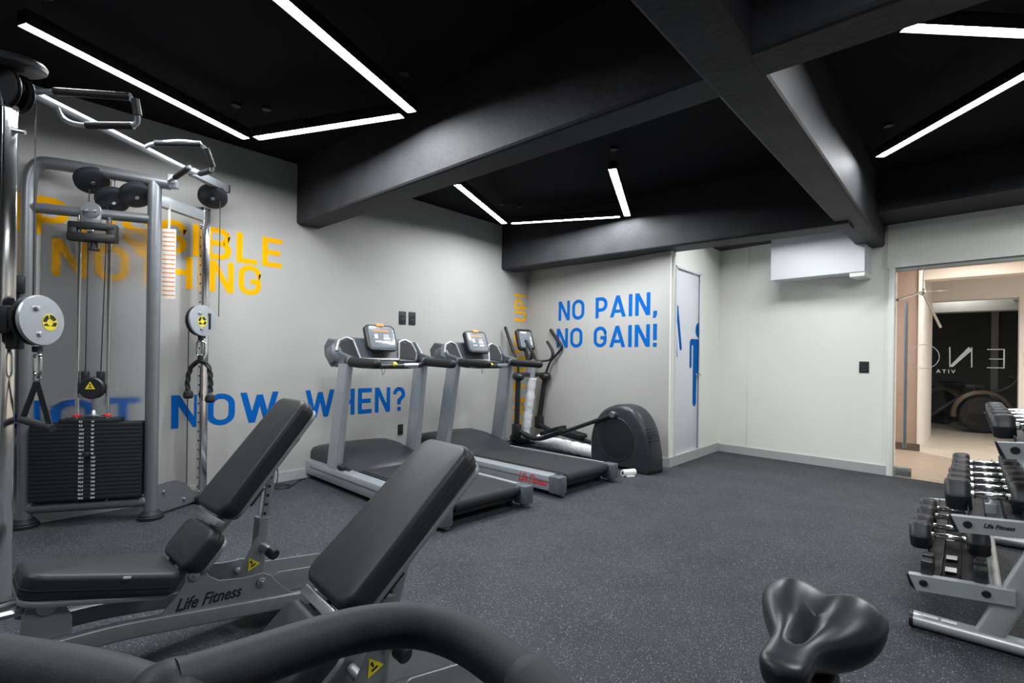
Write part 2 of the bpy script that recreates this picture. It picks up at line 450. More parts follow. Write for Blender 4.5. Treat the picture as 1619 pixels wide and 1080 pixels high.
# ================================================================== ROOM
XL, CZ = -4.873, 3.07                                  # left wall, ceiling height
def wall(name, a, b, z0, z1, m, th=.1, side=1):
    """upright slab from a to b; thickness grows to the side away from the room (side=+1: left of a->b)"""
    a, b = Vector((*a, 0)), Vector((*b, 0)); d = (b-a).normalized(); n = Vector((-d.y, d.x, 0))*side
    mb = MB(); p = [a, b, b+n*th, a+n*th]
    mb.rings([[q_+Vector((0, 0, z)) for q_ in p] for z in (z0, z1)])
    return struct(mb.build(name, m, smooth=0))
def skirting(name, a, b, z1, th=.014, side=-1, m='base_grey', z0=0.0):
    return wall(name, a, b, z0, z1, m, th, side)

BK0, BK1 = (XL, 5.781), (-2.5, 5.482)                  # grey back wall
WH0, WH1 = (-2.5, 6.989), (-.575, 6.798)               # white wall
_d = (Vector(WH1)-Vector(WH0)).normalized(); WD = Vector((_d.x, _d.y, 0)); WN = Vector((_d.y, -_d.x, 0))  # along, towards the room
def onW(s, z, off=0.0): return Vector((WH0[0]-.0, WH0[1], 0)) + WD*(s-.021) + WN*off + Vector((0, 0, z))

# floor: rubber in the gym, wood and tile beyond the glass
mb = MB(); gl0, gl1 = onW(1.952, 0), onW(4.9, 0)
mb.rings([[Vector((x, y, z)) for x, y in ((-5.0, -3.6), (2.55, -3.6), (2.55, gl1.y), (gl0.x, gl0.y), (-2.4, 7.1), (-5.0, 7.1))] for z in (-.05, 0)])
struct(mb.build('floor', 'floor', smooth=0))
mb = MB(); mb.rings([[Vector((x, y, z)) for x, y in ((gl0.x-.6, gl0.y+.06), (2.6, gl1.y-.02), (2.6, 6.9), (.6, 7.95), (-.5, 9.0), (-2.6, 9.05), (-2.6, gl0.y+.3))] for z in (-.05, 0)])
struct(mb.build('floor_corridor', 'wood_floor', smooth=0))
mb = MB(); mb.rings([[Vector((x, y, z)) for x, y in ((-.5, 9.0), (.6, 7.95), (2.6, 6.9), (3.2, 15.5), (-3, 15.5), (-3, 9.2), (-.5, 9.1))] for z in (-.05, 0)])
struct(mb.build('floor_lobby', 'tile', smooth=0))

wall('wall_left', (XL, -3.6), (XL, 6.0), 0, CZ, 'wall_grey')
wall('wall_back', BK0, (-2.512, 5.4835), 0, CZ, 'wall_grey')
wall('wall_white', WH0, tuple(onW(1.952, 0).xy), 0, CZ, 'wall_white')
wall('wall_front', (2.55, -3.5), (-4.95, -3.5), 0, CZ, 'wall_grey')
wall('wall_right', (2.55, 6.9), (2.55, -3.6), 0, CZ, 'wall_grey')
# header above the glass front, and the white door wall with its opening
mb = MB(); a, b = onW(1.885, 0), onW(4.95, 0)
mb.rings([[p + Vector((0, 0, z)) for p in (a + WN*.03, b + WN*.03, b - WN*.12, a - WN*.12)] for z in (2.235, CZ)])
struct(mb.build('wall_header', 'wall_white', smooth=0))
mb = MB(); mb.beam(onW(1.93, 2.215, -.03), onW(4.95, 2.215, -.03), .05, .04); struct(mb.build('trim_1', 'base_grey'))
mb = MB(); mb.beam(onW(1.925, 0.0, .012), onW(1.925, 2.235, .012), .055, .03, up=WN); struct(mb.build('trim_2', 'wall_white'))
DX = -2.5
mb = MB()
for y0, y1, z0, z1, th in ((5.484, 5.60, 0, CZ, .014), (6.33, 6.99, 0, CZ, .12), (5.60, 6.33, 2.30, CZ, .12), (5.60, 6.33, 0, .11, .12)):
    mb.rings([[Vector((x, y, z)) for x, y in ((DX-th, y0), (DX, y0), (DX, y1), (DX-th, y1))] for z in (z0, z1)])
struct(mb.build('wall_door_side', 'wall_white', smooth=0))
# the door
mb = MB(); mb.box((DX-.035, 5.965, 1.205), (.04, .724, 2.18), .004); door = struct(mb.build('door_1', 'door_white'))
mb = MB()
for y in (5.612, 6.318): mb.box((DX+.004, y, 1.205), (.012, .03, 2.20), .003)
mb.box((DX+.004, 5.965, 2.295), (.012, .736, .03), .003)
mb.build('door_frame', 'door_white', door)
mb = MB(); mb.cyl((DX-.016, 6.275, 1.035), (DX+.035, 6.275, 1.035), .011); mb.cyl((DX-.015, 6.275, 1.035), (DX-.008, 6.275, 1.035), .026)
mb.tube([(DX+.035, 6.275, 1.035), (DX+.05, 6.26, 1.035), (DX+.05, 6.17, 1.03)], .009, .012)
mb.build('door_handle', 'steel', door)
# half figures printed at the two edges of the door
def fig(name, polys, material='blue'):
    mb = MB()
    for i, p in enumerate(polys): mb.poly([(DX-.0145+.0002*i, y, z) for y, z in p])
    return mb.build(name, material, door, smooth=0)
def capsule(y0, z0, y1, z1, w, n=6):
    a, b = Vector((y0, z0)), Vector((y1, z1)); d = (b-a).normalized(); ang = math.degrees(math.atan2(d.y, d.x))
    return arc(a.x, a.y, w, ang+90, ang+270, n) + arc(b.x, b.y, w, ang-90, ang+90, n)
fig('man_pictogram', [arc(6.315, 1.595, .092, 90, 270, 12),
    [(6.315, 1.48)] + arc(6.11, 1.42, .06, 90, 180, 5)[0:] + [(6.05, 1.40), (6.315, 1.40)],
    capsule(6.083, 1.41, 6.083, 1.15, .033), [(6.155, 1.41), (6.315, 1.41), (6.315, 1.06), (6.155, 1.06)],
    capsule(6.212, 1.10, 6.212, .70, .055), [(6.27, 1.08), (6.315, 1.08), (6.315, 1.0), (6.27, 1.05)]])
fig('woman_pictogram', [[(5.628, 1.86)] + arc(5.67, 1.81, .05, 90, 20, 5) + [(5.735, 1.66), (5.628, 1.66)],
    capsule(5.70, 1.74, 5.79, 1.36, .032), [(5.628, 1.67), (5.668, 1.67), (5.70, 1.25), (5.628, 1.25)],
    [(5.628, 1.26), (5.652, 1.26), (5.652, .93), (5.64, .905), (5.628, .93)]])
# soffit box on the white wall, and skirtings
mb = MB(); a, b = onW(.79, 0, .30), onW(1.74, 0, .30)
mb.rings([[p + Vector((0, 0, z)) for p in (a, b, onW(1.74, 0, 0), onW(.79, 0, 0))] for z in (2.19, CZ)])
struct(mb.build('trim_3', 'soffit', smooth=0))
mb = MB(); mb.beam(onW(.40, 1.4, .002), onW(.41, 1.4, .002), .004, 2.6); struct(mb.build('trim_4', 'wall_white'))
mb = MB(); mb.beam(onW(1.60, 2.165, .15), onW(1.74, 2.165, .15), .28, .05); struct(mb.build('trim_5', 'wall_white'))
skirting('baseboard_left', (XL, -3.6), (XL, 5.77), .092)
skirting('baseboard_back', BK0, BK1, .10)
skirting('baseboard_white', WH0, tuple(onW(1.90, 0).xy), .10)
skirting('baseboard_door_side', (DX, 5.47), (DX, 6.99), .11, side=-1)
# ceiling and the black beams
mb = MB(); mb.rings([[Vector((x, y, z)) for x, y in ((-5, -3.6), (2.6, -3.6), (2.6, 7.2), (-5, 7.2))] for z in (CZ, CZ+.1)])
struct(mb.build('ceiling', 'black_ceiling', smooth=0))
def cbeam(name, x0, x1, y0, y1, z, ch=.022, skew=0.0, along='x'):
    """down-stand beam with eased lower arrises"""
    mb = MB()
    if along == 'x':
        sec = [(y0, CZ), (y0, z+ch), (y0+ch*.35, z+ch*.35), (y0+ch, z), (y1-ch, z), (y1-ch*.35, z+ch*.35), (y1, z+ch), (y1, CZ)]
        mb.rings([[Vector((x, y+sk, zz)) for y, zz in sec] for x, sk in ((x0, 0), (x1, skew))])
    else:
        sec = [(x0, CZ), (x0, z+ch), (x0+ch*.35, z+ch*.35), (x0+ch, z), (x1-ch, z), (x1-ch*.35, z+ch*.35), (x1, z+ch), (x1, CZ)]
        mb.rings([[Vector((x+sk, y, zz)) for x, zz in sec] for y, sk in ((y0, 0), (y1, skew))])
    return struct(mb.build(name, 'black_beam', smooth=20))
cbeam('trim_6', XL, -.8, 2.275, 2.52, 2.485)
cbeam('trim_7', -.8, 2.55, 2.22, 2.46, 2.485)
cbeam('trim_8', -.915, -.675, -3.6, 6.85, 2.48, along='y')
cbeam('trim_9', XL, -.8, 5.20, 5.52, 2.455, skew=.16)
mb = MB(); zb = 2.70
f0, f1 = Vector((-2.5, 6.30, 0)), Vector((2.55, 5.85, 0))
mb.rings([[p + Vector((0, 0, z)) for p in (f0, f1, Vector((2.55, 6.9, 0)), Vector((-2.5, 7.1, 0)))] for z in (zb, CZ)])
struct(mb.build('trim_10', 'black_beam', smooth=0))
cbeam('trim_11', XL, 2.55, -1.6, -1.35, 2.485)

# ------------------------------------------------------------------ glass front
mb = MB(); a, b = onW(1.955, 0, -.03), onW(4.9, 0, -.03)
mb.rings([[p + Vector((0, 0, z)) for p in (a, b, b - WN*.012, a - WN*.012)] for z in (.012, 2.20)])
win = struct(mb.build('window_1', 'glass', smooth=0))
def gpoly(name, strokes, material='white_ink', off=-.0435):
    mb = MB()
    for i, p in enumerate(strokes): mb.poly([onW(s+.042, z, off-.0002*i) for s, z in p])
    return mb.build(name, material, win, smooth=0)
ring = [(2.267 + .0 + x, 1.285 + y) for x, y in arc(-.115, 0, .125, 0, 360, 40)[:-1]]
gl = ribbon(ring, .007, True)
gl += [[(2.352, 1.385), (2.362, 1.385), (2.366, 1.19), (2.356, 1.19)], [(2.352, 1.183), (2.384, 1.183), (2.528, 1.352), (2.500, 1.382)], [(2.518, 1.38), (2.528, 1.38), (2.53, 1.18), (2.52, 1.18)]]
gl += [[(2.75, 1.36), (2.76, 1.36), (2.76, 1.175), (2.75, 1.175)], [(2.635, 1.362), (2.755, 1.362), (2.755, 1.354), (2.635, 1.354)], [(2.65, 1.268), (2.755, 1.268), (2.755, 1.261), (2.65, 1.261)], [(2.635, 1.184), (2.755, 1.184), (2.755, 1.176), (2.635, 1.176)]]
gl += ribbon([(2.93 + x, 1.30 + y) for x, y in arc(0, 0, .045, 0, 360, 24)[:-1]], .005, True) + ribbon([(2.93 + x, 1.215 + y) for x, y in arc(0, 0, .045, 0, 360, 24)[:-1]], .005, True)
gpoly('mirrored_lettering', gl)
t = text_mesh('small_mirrored_lettering', 'VITA', .052, onW(2.445, 1.118, -.045), -WD, (0, 0, 1), 'white_ink', win, space=1.5, off=.001)
mb = MB(); mb.tube([onW(2.055, .32, .03), onW(2.055, 1.86, .03)], .017, seg=14)
for z in (.40, 1.78): mb.cyl(onW(2.055, z, -.035), onW(2.055, z, .03), .01)
mb.build('door_pull_bar', 'steel', win)
mb = MB(); mb.box(onW(2.03, .055, -.036), (.15, .03, .10), .004, math.atan2(WD.y, WD.x)); mb.cyl(onW(2.085, .07, -.036), onW(2.085, .07, -.008), .012)
mb.build('floor_patch_fitting', 'steel', win)
for pts, nm in (([(-.560, 6.84, 1.895), (-.372, 7.28, 2.011)], 'brace_rod'), ([(-.372, 7.28, 2.011), (-.243, 8.172, 1.668)], 'brace_rod')):
    mb = MB(); mb.tube(pts, .014, seg=10); mb.build(nm, 'steel', win)
mb = MB(); mb.ball((-.372, 7.28, 2.011), .030, .030, .040, 14); mb.tube([(-.372, 7.28, 2.011), (-.372, 7.30, 2.66)], .008, seg=8); mb.build('brace_joint', 'steel', win)

# ------------------------------------------------------------------ lobby beyond the glass
wall('wall_corridor_end', (-2.6, 9.02), (-.49, 9.02), 0, 2.9, 'corr_wall')
wall('wall_corridor_side', (-.475, 9.00), (-.44, 11.2), 0, 2.9, 'corr_white', .03)
wall('wall_corridor_left', (-2.6, 7.0), (-2.6, 9.1), 0, 2.9, 'corr_wall')
mb = MB()
mb.rings([[Vector((x, y, z)) for x, y in ((-.47, 11.0), (2.5, 11.0), (2.5, 11.25), (-.47, 11.25))] for z in (2.26, 2.9)])
mb.rings([[Vector((x, y, z)) for x, y in ((.60, 11.0), (2.5, 11.0), (2.5, 11.25), (.60, 11.25))] for z in (0, 2.26)])
struct(mb.build('wall_lobby_lintel', 'corr_white', smooth=0))
wall('wall_lobby_right', (2.7, 15.5), (2.7, 6.8), 0, 2.9, 'corr_white')
mb = MB(); mb.rings([[Vector((x, y, z)) for x, y in ((-2.6, onW(-.1, 0, -.11).y), (2.8, onW(5.3, 0, -.11).y), (2.8, 11.2), (-2.6, 11.2))] for z in (2.66, 2.76)])
struct(mb.build('ceiling_corridor', 'corr_ceil', smooth=0))
mb = MB(); mb.beam((-2.5, 8.2, 2.53), (2.7, 8.0, 2.53), .3, .26); mb.beam((-2.5, 9.6, 2.55), (2.7, 9.6, 2.55), .3, .24)
struct(mb.build('trim_12', 'corr_ceil'))
skirting('baseboard_corridor', (-2.6, 9.02), (-.47, 9.02), .10, .02, -1, 'skirt_brown')
for i, (x, y) in enumerate(((-1.2, 7.45), (1.1, 7.35), (.1, 8.75), (1.7, 8.9))):  # unseen panels, added to light the corridor and lobby
    o = thing('ceiling_panel_light', ['square panel light over the corridor, behind the white wall', 'square panel light over the lobby, just inside the glass at right', 'square panel light over the lobby in front of the dark opening', 'square panel light over the far right of the lobby'][i], 'ceiling light', (x, y, 2.655))
    mb = MB(); mb.box((0, 0, -.008), (.62, .62, .016), .003); mb.build('panel_frame', 'white_plastic', o)
    mb = MB(); mb.poly([(-.29, -.29, -.0172), (-.29, .29, -.0172), (.29, .29, -.0172), (.29, -.29, -.0172)]); mb.build('panel_diffuser', 'corr_lamp', o, smooth=0)
# dark machine room beyond
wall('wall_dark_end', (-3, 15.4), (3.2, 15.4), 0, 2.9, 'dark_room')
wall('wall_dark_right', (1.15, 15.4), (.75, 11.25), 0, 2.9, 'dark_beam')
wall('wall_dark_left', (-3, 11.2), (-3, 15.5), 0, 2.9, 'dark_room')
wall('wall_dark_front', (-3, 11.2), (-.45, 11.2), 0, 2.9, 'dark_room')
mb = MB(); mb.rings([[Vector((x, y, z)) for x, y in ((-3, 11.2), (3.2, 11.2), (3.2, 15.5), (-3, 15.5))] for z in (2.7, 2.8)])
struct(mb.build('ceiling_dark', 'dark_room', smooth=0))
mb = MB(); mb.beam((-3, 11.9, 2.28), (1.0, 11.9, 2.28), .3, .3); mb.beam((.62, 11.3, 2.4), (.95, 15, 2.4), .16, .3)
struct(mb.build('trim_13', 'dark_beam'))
mb = MB(); mb.box((.45, 15.2, 1.2), (.12, .2, 2.4), .01); struct(mb.build('trim_14', 'corr_white'))

o = thing('ceiling_panel_light', 'small dim panel light hidden behind the lintel of the dark room', 'ceiling light', (-.1, 11.5, 2.695))  # unseen panel, added to brighten the beam behind the lintel
mb = MB(); mb.box((0, 0, -.008), (.32, .32, .016), .003); mb.build('panel_frame', 'white_plastic', o)
mb = MB(); mb.poly([(-.145, -.145, -.0172), (-.145, .145, -.0172), (.145, .145, -.0172), (.145, -.145, -.0172)]); mb.build('panel_diffuser', 'corr_lamp', o, smooth=0)

# ------------------------------------------------------------------ linear LED lights
def led(a, b, label, z=2.85, cw=.072):
    a, b = Vector((*a, z)), Vector((*b, z)); d = (b-a).normalized(); n = Vector((-d.y, d.x, 0)); L = (b-a).length; c = (a+b)/2
    o = thing('linear_led_light', label, 'ceiling light', c, math.atan2(d.y, d.x), 'linear LED lights hung under the black ceiling')
    mb = MB(); mb.box((0, 0, .042), (L, cw, .066), .003)
    for s in (-1, 1):
        mb.box((0, s*(cw/2-.0015), .006), (L, .003, .014), .0005); mb.box((s*(L/2-.0015), 0, .006), (.003, cw, .014), .0005)
    mb.build('housing', 'black_plastic', o)
    mb = MB(); mb.poly([(-L/2+.003, -cw/2+.003, .0045), (-L/2+.003, cw/2-.003, .0045), (L/2-.003, cw/2-.003, .0045), (L/2-.003, -cw/2+.003, .0045)]); mb.build('diffuser', 'led', o, smooth=0)
    for s in (-1, 1):
        x = s*(L/2-.10)
        mb = MB(); mb.cyl((x, 0, CZ-z-.018), (x, 0, CZ-z), .032); mb.build('ceiling_canopy', 'black_plastic', o)
        mb = MB()
        for k in (-1, 1): mb.tube([(x+.0, k*.012, CZ-z-.018), (x, k*.012, .08)], .0012, seg=5)
        mb.build('suspension_cable', 'steel', o)
    return o
led((-3.556, .241), (-4.105, 1.521), 'LED strip nearest the grey wall in the front bay, over the cable machine')
led((-4.040, 1.562), (-2.885, 2.068), 'LED strip joining two others at the rear of the front bay, along the black beam')
led((-2.794, 2.084), (-2.30, .80), 'longest looking LED strip at the top of the photo, right side of the front bay')
led((-3.624, 3.228), (-4.215, 4.543), 'left LED strip of the three hanging beyond the black beam, over the treadmills')
led((-4.145, 4.590), (-2.985, 5.158), 'rear LED strip of the three beyond the black beam, along the back beam')
led((-2.902, 5.186), (-2.289, 3.818), 'right LED strip of the three beyond the black beam, seen nearly end on')
led((-.536, 4.961), (.40, 3.882), 'slanting LED strip at the right edge, near end over the dumbbell rack')
led((-.243, 3.123), (.44, 3.80), 'upper LED strip in the top right corner of the photo')
led((-1.90, 5.70), (-.98, 6.08), 'LED strip hidden behind the back beam, lighting the white wall and the door')
led((-.30, .40), (.60, 1.50), 'LED strip outside the picture, over the right half of the room')
led((.78, 5.62), (1.95, 5.15), 'LED strip outside the picture, beyond the right edge over the dumbbell rack')  # unseen strip, added to light the header over the glass
led((-1.9, -1.0), (-3.2, -.6), 'LED strip outside the picture, at the far front of the room')  # unseen strip, added as fill from behind the camera

# ------------------------------------------------------------------ wall lettering, one object per painted word
Z_ = (0, 0, 1); RX = (0, 1, 0)
def words(txt, o, right, up, width, height, m, labels):
    W, _ = layout(txt); x = 0; o = Vector(o); right = Vector(right).normalized()
    for wd, lb in zip(txt.split(' '), labels):
        ww, _ = layout(wd)
        lettering('wall_lettering', wd, o + right*(x/W*width), right, up, ww/W*width, height, m, lb)
        x += ww + .135 + .34 + .135
def lw(txt, y0, y1, z0, h, m, *labels): words(txt, (XL, y0, z0), RX, Z_, y1-y0, h, m, labels)
lw('NOW', 1.248, 2.122, .588, .276, 'blue', 'blue painted word NOW on the grey wall, behind the tilted bench')
lw('WHEN?', 2.385, 3.583, .588, .276, 'blue', 'blue painted word WHEN? on the grey wall behind the treadmill uprights')
lw('IF NOT', -.33, 1.03, .588, .276, 'blue', 'blue painted word IF on the grey wall at the left edge behind the chrome column', 'blue painted word NOT on the grey wall behind the weight stack')
lw('IMPOSSIBLE', -.02, 2.138, 2.036, .272, 'yellow', 'yellow painted word on the grey wall ending in SIBLE, upper of two lines')
lw('IS NOTHING', .06, 1.949, 1.752, .272, 'yellow', 'yellow painted word IS on the grey wall at the left edge, lower line', 'yellow painted word on the grey wall ending in HING, lower of two lines')
words("DON'T GIVE UP!", (XL, 5.752, .10), Z_, (0, -1, 0), 2.05, .27, 'yellow', ["lowest yellow word of the vertical lettering in the corner, DON'T", 'middle yellow word GIVE of the vertical lettering in the corner, behind the elliptical console', 'topmost yellow word UP! of the vertical lettering in the corner'])
_b = (Vector(BK1)-Vector(BK0)).normalized(); BD = Vector((_b.x, _b.y, 0)); B0 = Vector((*BK0, 0))
words('NO PAIN,', B0 + BD*.637 + Vector((0, 0, 1.742)), BD, Z_, 1.575, .268, 'blue', ['blue word NO in the upper line on the back wall, before PAIN', 'blue word PAIN with comma on the back wall'])
words('NO GAIN!', B0 + BD*.606 + Vector((0, 0, 1.368)), BD, Z_, 1.607, .266, 'blue', ['blue word NO in the lower line on the back wall, before GAIN', 'blue word GAIN! on the back wall'])
# ------------------------------------------------------------------ outlets and switch
def plate(name, c, right, n, w_, h_, label, cat, rock=2):
    c = Vector(c); right = Vector(right).normalized(); n = Vector(n).normalized(); up = n.cross(right)
    o = thing(name, label, cat, c)
    mb = MB(); mb.slab(n*.0005, right, up, w_/2, h_/2, .009, .006, .003); mb.build('cover_plate', 'black_plastic', o)
    for k in range(rock):
        mb = MB(); z = (k-(rock-1)/2)*h_*.30
        mb.slab(up*z + n*.0095, right, up, w_*.28, h_*.12, .003, .004, .001); mb.build('socket' if cat == 'socket' else 'rocker', 'dark_plastic', o)
    return o
plate('wall_socket', (XL, 3.531, 1.662), RX, (1, 0, 0), .095, .15, 'left black socket plate of the pair high on the grey wall', 'socket')
plate('wall_socket', (XL, 3.668, 1.664), RX, (1, 0, 0), .095, .15, 'right black socket plate of the pair high on the grey wall', 'socket')
plate('wall_socket', (XL, 3.523, .37), RX, (1, 0, 0), .07, .12, 'black socket low on the grey wall behind the nearer treadmill', 'socket')
plate('light_switch', onW(1.66+.021, 1.165), WD, WN, .092, .125, 'black light switch plate on the white wall beside the glass', 'switch', 3)

# ================================================================== TREADMILLS
def warn_triangle(mb_parent, name, c, right, up, s):
    """yellow warning triangle with a black mark"""
    c = Vector(c); right = Vector(right).normalized(); up = Vector(up).normalized(); n = right.cross(up)
    mb = MB(); mb.poly([c + right*x*s + up*y*s for x, y in ((-.5, -.4), (.5, -.4), (0, .5))])
    o = mb.build(name, 'sticker_yellow', mb_parent, smooth=0)
    mb = MB(); mb.poly([c + n*.0006 + right*x*s + up*y*s for x, y in ((-.05, -.06), (.05, -.06), (.07, .22), (-.07, .22))])
    mb.poly([c + n*.0006 + right*x*s + up*y*s for x, y in ((-.17, -.26), (.20, -.26), (.20, -.13), (-.17, -.13))])
    mb.build('warning_mark', 'ink', o, smooth=0)
    return o

def make_treadmill(label, loc, rz):
    t = thing('treadmill', label, 'treadmill', loc, rz, 'treadmills')
    # local x: 0 at the rear, up to 2.27 at the front; +y is the side nearer the camera
    mb = MB()
    mb.box((1.13, 0, .085), (2.1, .80, .05), .006)
    mb.box((2.20, 0, .10), (.10, .84, .10), .01)
    for y in (-.36, .36): mb.cyl((2.1, y, .002), (2.1, y, .07), .03); mb.cyl((.16, y, .0), (.16, y, .07), .028)
    mb.build('base_frame', 'black_plastic', t)
    for s in (1, -1):
        mb = MB()
        sec = [(-.045, .045), (.045, .045), (.050, .06), (.050, .155), (.044, .172), (-.03, .190), (-.045, .185)]
        mb.rings([[Vector((x, s*(.415+y), z)) for y, z in sec] for x in (.10, .105, 2.265, 2.27)])
        rl = mb.build('side_rail', 'silver', t)
        mb = MB(); mb.box((1.10, s*.4662, .125), (2.0, .003, .012), .001); mb.build('rail_groove', 'slate_plastic', rl)
        if s == 1:
            text_mesh('brand_lettering', 'Life Fitness', .105, (.48, .4665, .085), (-1, 0, 0), Z_, 'red', rl, shear=.35, off=.0025, xs=.72)
        mb = MB(); mb.box((.055, s*.415, .105), (.13, .105, .15), .012); mb.box((.03, s*.405, .03), (.06, .05, .04), .006); mb.build('end_cap', 'slate_plastic', t)
        # upright, leaning back a little towards the user
        mb = MB()
        sec = rrect(.105, .032, .022, 4)
        mb.rings([[Vector((1.665 - (z-.17)*.165 + x*(1-.12*(z-.17)), s*(.425-.02*(z-.17)) + y, z)) for x, y in sec] for z in (.165, .5, .9, 1.14)])
        up_ = mb.build('upright', 'silver', t)
        mb = MB(); mb.box((1.62, s*.40, .205), (.30, .10, .035), .01); mb.build('upright_foot', 'black_plastic', up_)
        # padded hand grip
        mb = MB(); mb.tube([(1.46, s*.40, 1.165), (1.30, s*.40, 1.155), (.985, s*.40, 1.145)], .040, .05, 18, caps='round')
        g = mb.build('hand_grip', 'rubber', t)
        mb = MB(); mb.cyl((1.40, s*.40, 1.162), (1.44, s*.40, 1.164), .043, seg=18); mb.build('grip_collar', 'slate_plastic', g)
    mb = MB()
    mb.slab((1.02, 0, .168), (1, 0, 0), (0, 1, 0), .96, .335, .012, .01, .004)
    mb.build('deck', 'black_plastic', t)
    mb = MB(); n = 12
    up = [(1.55, .1835)] + [(.055 + .0, .1835)]
    path = [(1.60, .184), (.075, .184)] + [(.075 - .045*math.sin(R(a)), .139 + .045*math.cos(R(a))) for a in range(15, 181, 15)] + [(1.60, .094)]
    inner = [(x, z - .004 if z > .14 else z + .004) for x, z in path]
    mb.rings([[Vector((x, y, z)) for x, z in path] for y in (-.305, .305)], closed=False)
    mb.build('running_belt', 'belt', t)
    mb = MB(); mb.cyl((.075, -.365, .139), (.075, .365, .139), .038, seg=20); mb.build('rear_roller', 'dark_plastic', t)
    # motor cover: low shell rising to the front
    prof = [(1.36, .185), (1.40, .215), (1.62, .285), (1.86, .325), (2.05, .335), (2.19, .315), (2.245, .27), (2.26, .185)]
    mb = MB(); rs = []
    for y, k in ((-.415, .0), (-.412, .55), (-.39, .84), (-.33, .96), (-.2, 1.0), (0, 1.02), (.2, 1.0), (.33, .96), (.39, .84), (.412, .55), (.415, .0)):
        rs.append([Vector((x + (.05*(abs(y)/.415)**2 if x < 1.7 else 0), y, .185 + (z-.185)*k)) for x, z in prof] + [Vector((2.26, y, .18)), Vector((1.36, y, .18))])
    mb.rings(rs); mc = mb.build('motor_cover', 'dark_plastic', t, smooth=50)
    for y in (-.395, .395):
        mb = MB(); mb.tube([(2.20, y, .24), (2.0, y, .272), (1.7, y, .255), (1.52, y, .215), (1.42, y, .19)], .012, .06, 8); mb.build('cover_trim', 'black_plastic', mc)
    # console
    def cp(u, v, w_): # u across (towards +y), v up the sloping face, w towards the user
        return Vector((1.64 + v*.34 - w_*.94, u, 1.13 + v*.94 + w_*.34))
    AX, AY = Vector((0, -1, 0)), Vector((.34, 0, .94)).normalized()
    half = [(0, .0), (.40, .0), (.455, .03), (.475, .10), (.455, .185), (.40, .235), (.30, .265), (.18, .262), (0, .262)]
    outl = half + [(-x, y) for x, y in reversed(half[1:-1])]
    mb = MB(); mb.prism(outl, cp(0, 0, -.10), AX, AY, .15, .022); con = mb.build('console_housing', 'slate_plastic', t, smooth=40)
    # side shields that come forward to the grips
    for s in (1, -1):
        mb = MB(); mb.prism([(1.40, 1.115), (1.78, 1.105), (1.90, 1.20), (1.92, 1.30), (1.84, 1.375), (1.70, 1.36), (1.60, 1.25), (1.40, 1.205)], (0, s*.445-.02, 0), (1, 0, 0), (0, 0, 1), -.04 if False else .04, .012)
        mb.build('side_shield', 'slate_plastic', con)
        mb = MB(); mb.prism([(s*.215, .05), (s*.40, .03), (s*.425, .09), (s*.41, .17), (s*.36, .215), (s*.255, .225)], cp(0, 0, .0505), AX, AY, .006, .002)
        mb.build('speaker_panel', 'grille', con)
        mb = MB(); mb.tube([cp(-s*.205, .03, .053), cp(-s*.25, .225, .053), cp(-s*.32, .25, .053), cp(-s*.40, .215, .05), cp(-s*.435, .12, .05)], .0125, .02, 8)
        mb.build('silver_bezel', 'rack_silver', con)
    mb = MB(); mb.tube([cp(-.20, .035, .053), cp(.20, .035, .053)], .013, seg=8); mb.build('silver_bezel', 'rack_silver', con)
    mb = MB(); mb.slab(cp(0, -.012, .05), AX, AY, .17, .032, .010, .008, .003); mb.build('accessory_tray', 'black_plastic', con)
    mb = MB(); mb.tube([(1.47, -.41, 1.155), (1.42, -.36, 1.13), (1.40, -.2, 1.118), (1.40, .2, 1.118), (1.42, .36, 1.13), (1.47, .41, 1.155)], .026, .06, 14)
    hb = mb.build('crossbar', 'dark_plastic', t)
    for s in (1, -1):
        mb = MB(); mb.tube([(1.40, s*.13, 1.122), (1.40, s*.29, 1.124)], .0275, seg=14); mb.build('pulse_sensor', 'steel', hb)
    mb = MB(); mb.cyl((1.378, -.02, 1.128), (1.362, -.02, 1.148), .020, seg=14); mb.build('stop_key', 'sticker_yellow', hb)
    mb = MB(); mb.tube([(1.395, .11, 1.10), (1.385, .105, 1.05), (1.40, .09, 1.03), (1.41, .07, 1.06), (1.405, .06, 1.09)], .0022, .02, 5); mb.build('key_cord', 'black_plastic', hb)
    # display head: rounded tablet standing on the console
    dax, day = Vector((0, -1, 0)), Vector((.36, 0, .93)).normalized(); daz = dax.cross(day)
    dc = Vector((1.60, .0, 1.385)) 
    mb = MB(); mb.slab(dc - daz*.03, dax, day, .165, .135, .055, .05, .014, 6, 4); dh = mb.build('display_head', 'black_plastic', t)
    mb = MB(); mb.slab(dc + daz*.0245, dax, day + Vector((0, 0, 0)), .138, .112, .003, .03, .001, 5, 2); mb.build('display_panel', 'screen', dh)
    mb = MB(); mb.tube([dc + daz*.022 + dax*x + day*y for x, y in rrect(.152, .124, .042, 5)], .005, seg=8, closed=True); mb.build('display_rim', 'slate_plastic', dh)
    mb = MB(); mb.slab(dc + daz*.0276 + day*.068, dax, day, .085, .008, .0008, .002, .0003, 2, 1); mb.build('orange_print', 'orange', dh)
    mb = MB()
    for x, y, hx, hy in ((-.06, .01, .018, .022), (.05, .025, .03, .004), (.05, .008, .03, .004), (.05, -.012, .035, .010), (.05, -.045, .035, .010), (-.05, -.045, .03, .006)):
        mb.slab(dc + daz*.0276 + dax*x + day*y, dax, day, hx, hy, .0006, .002, .0002, 2, 1)
    mb.build('display_print', 'screen_line', dh)
    mb = MB(); mb.slab(dc + daz*.0 + day*.128, dax, day, .042, .016, .034, .004, .003); mb.build('orange_clip', 'orange', dh)
    return t
TA = R(177.0)
tm = make_treadmill('nearer treadmill, partly hidden by the upright pad of the front bench', (-2.65, 2.743, 0), TA)
dup(tm, (-2.594, 4.012, 0), R(178.0), 'farther treadmill with red lettering on its silver side rail, beside the elliptical')

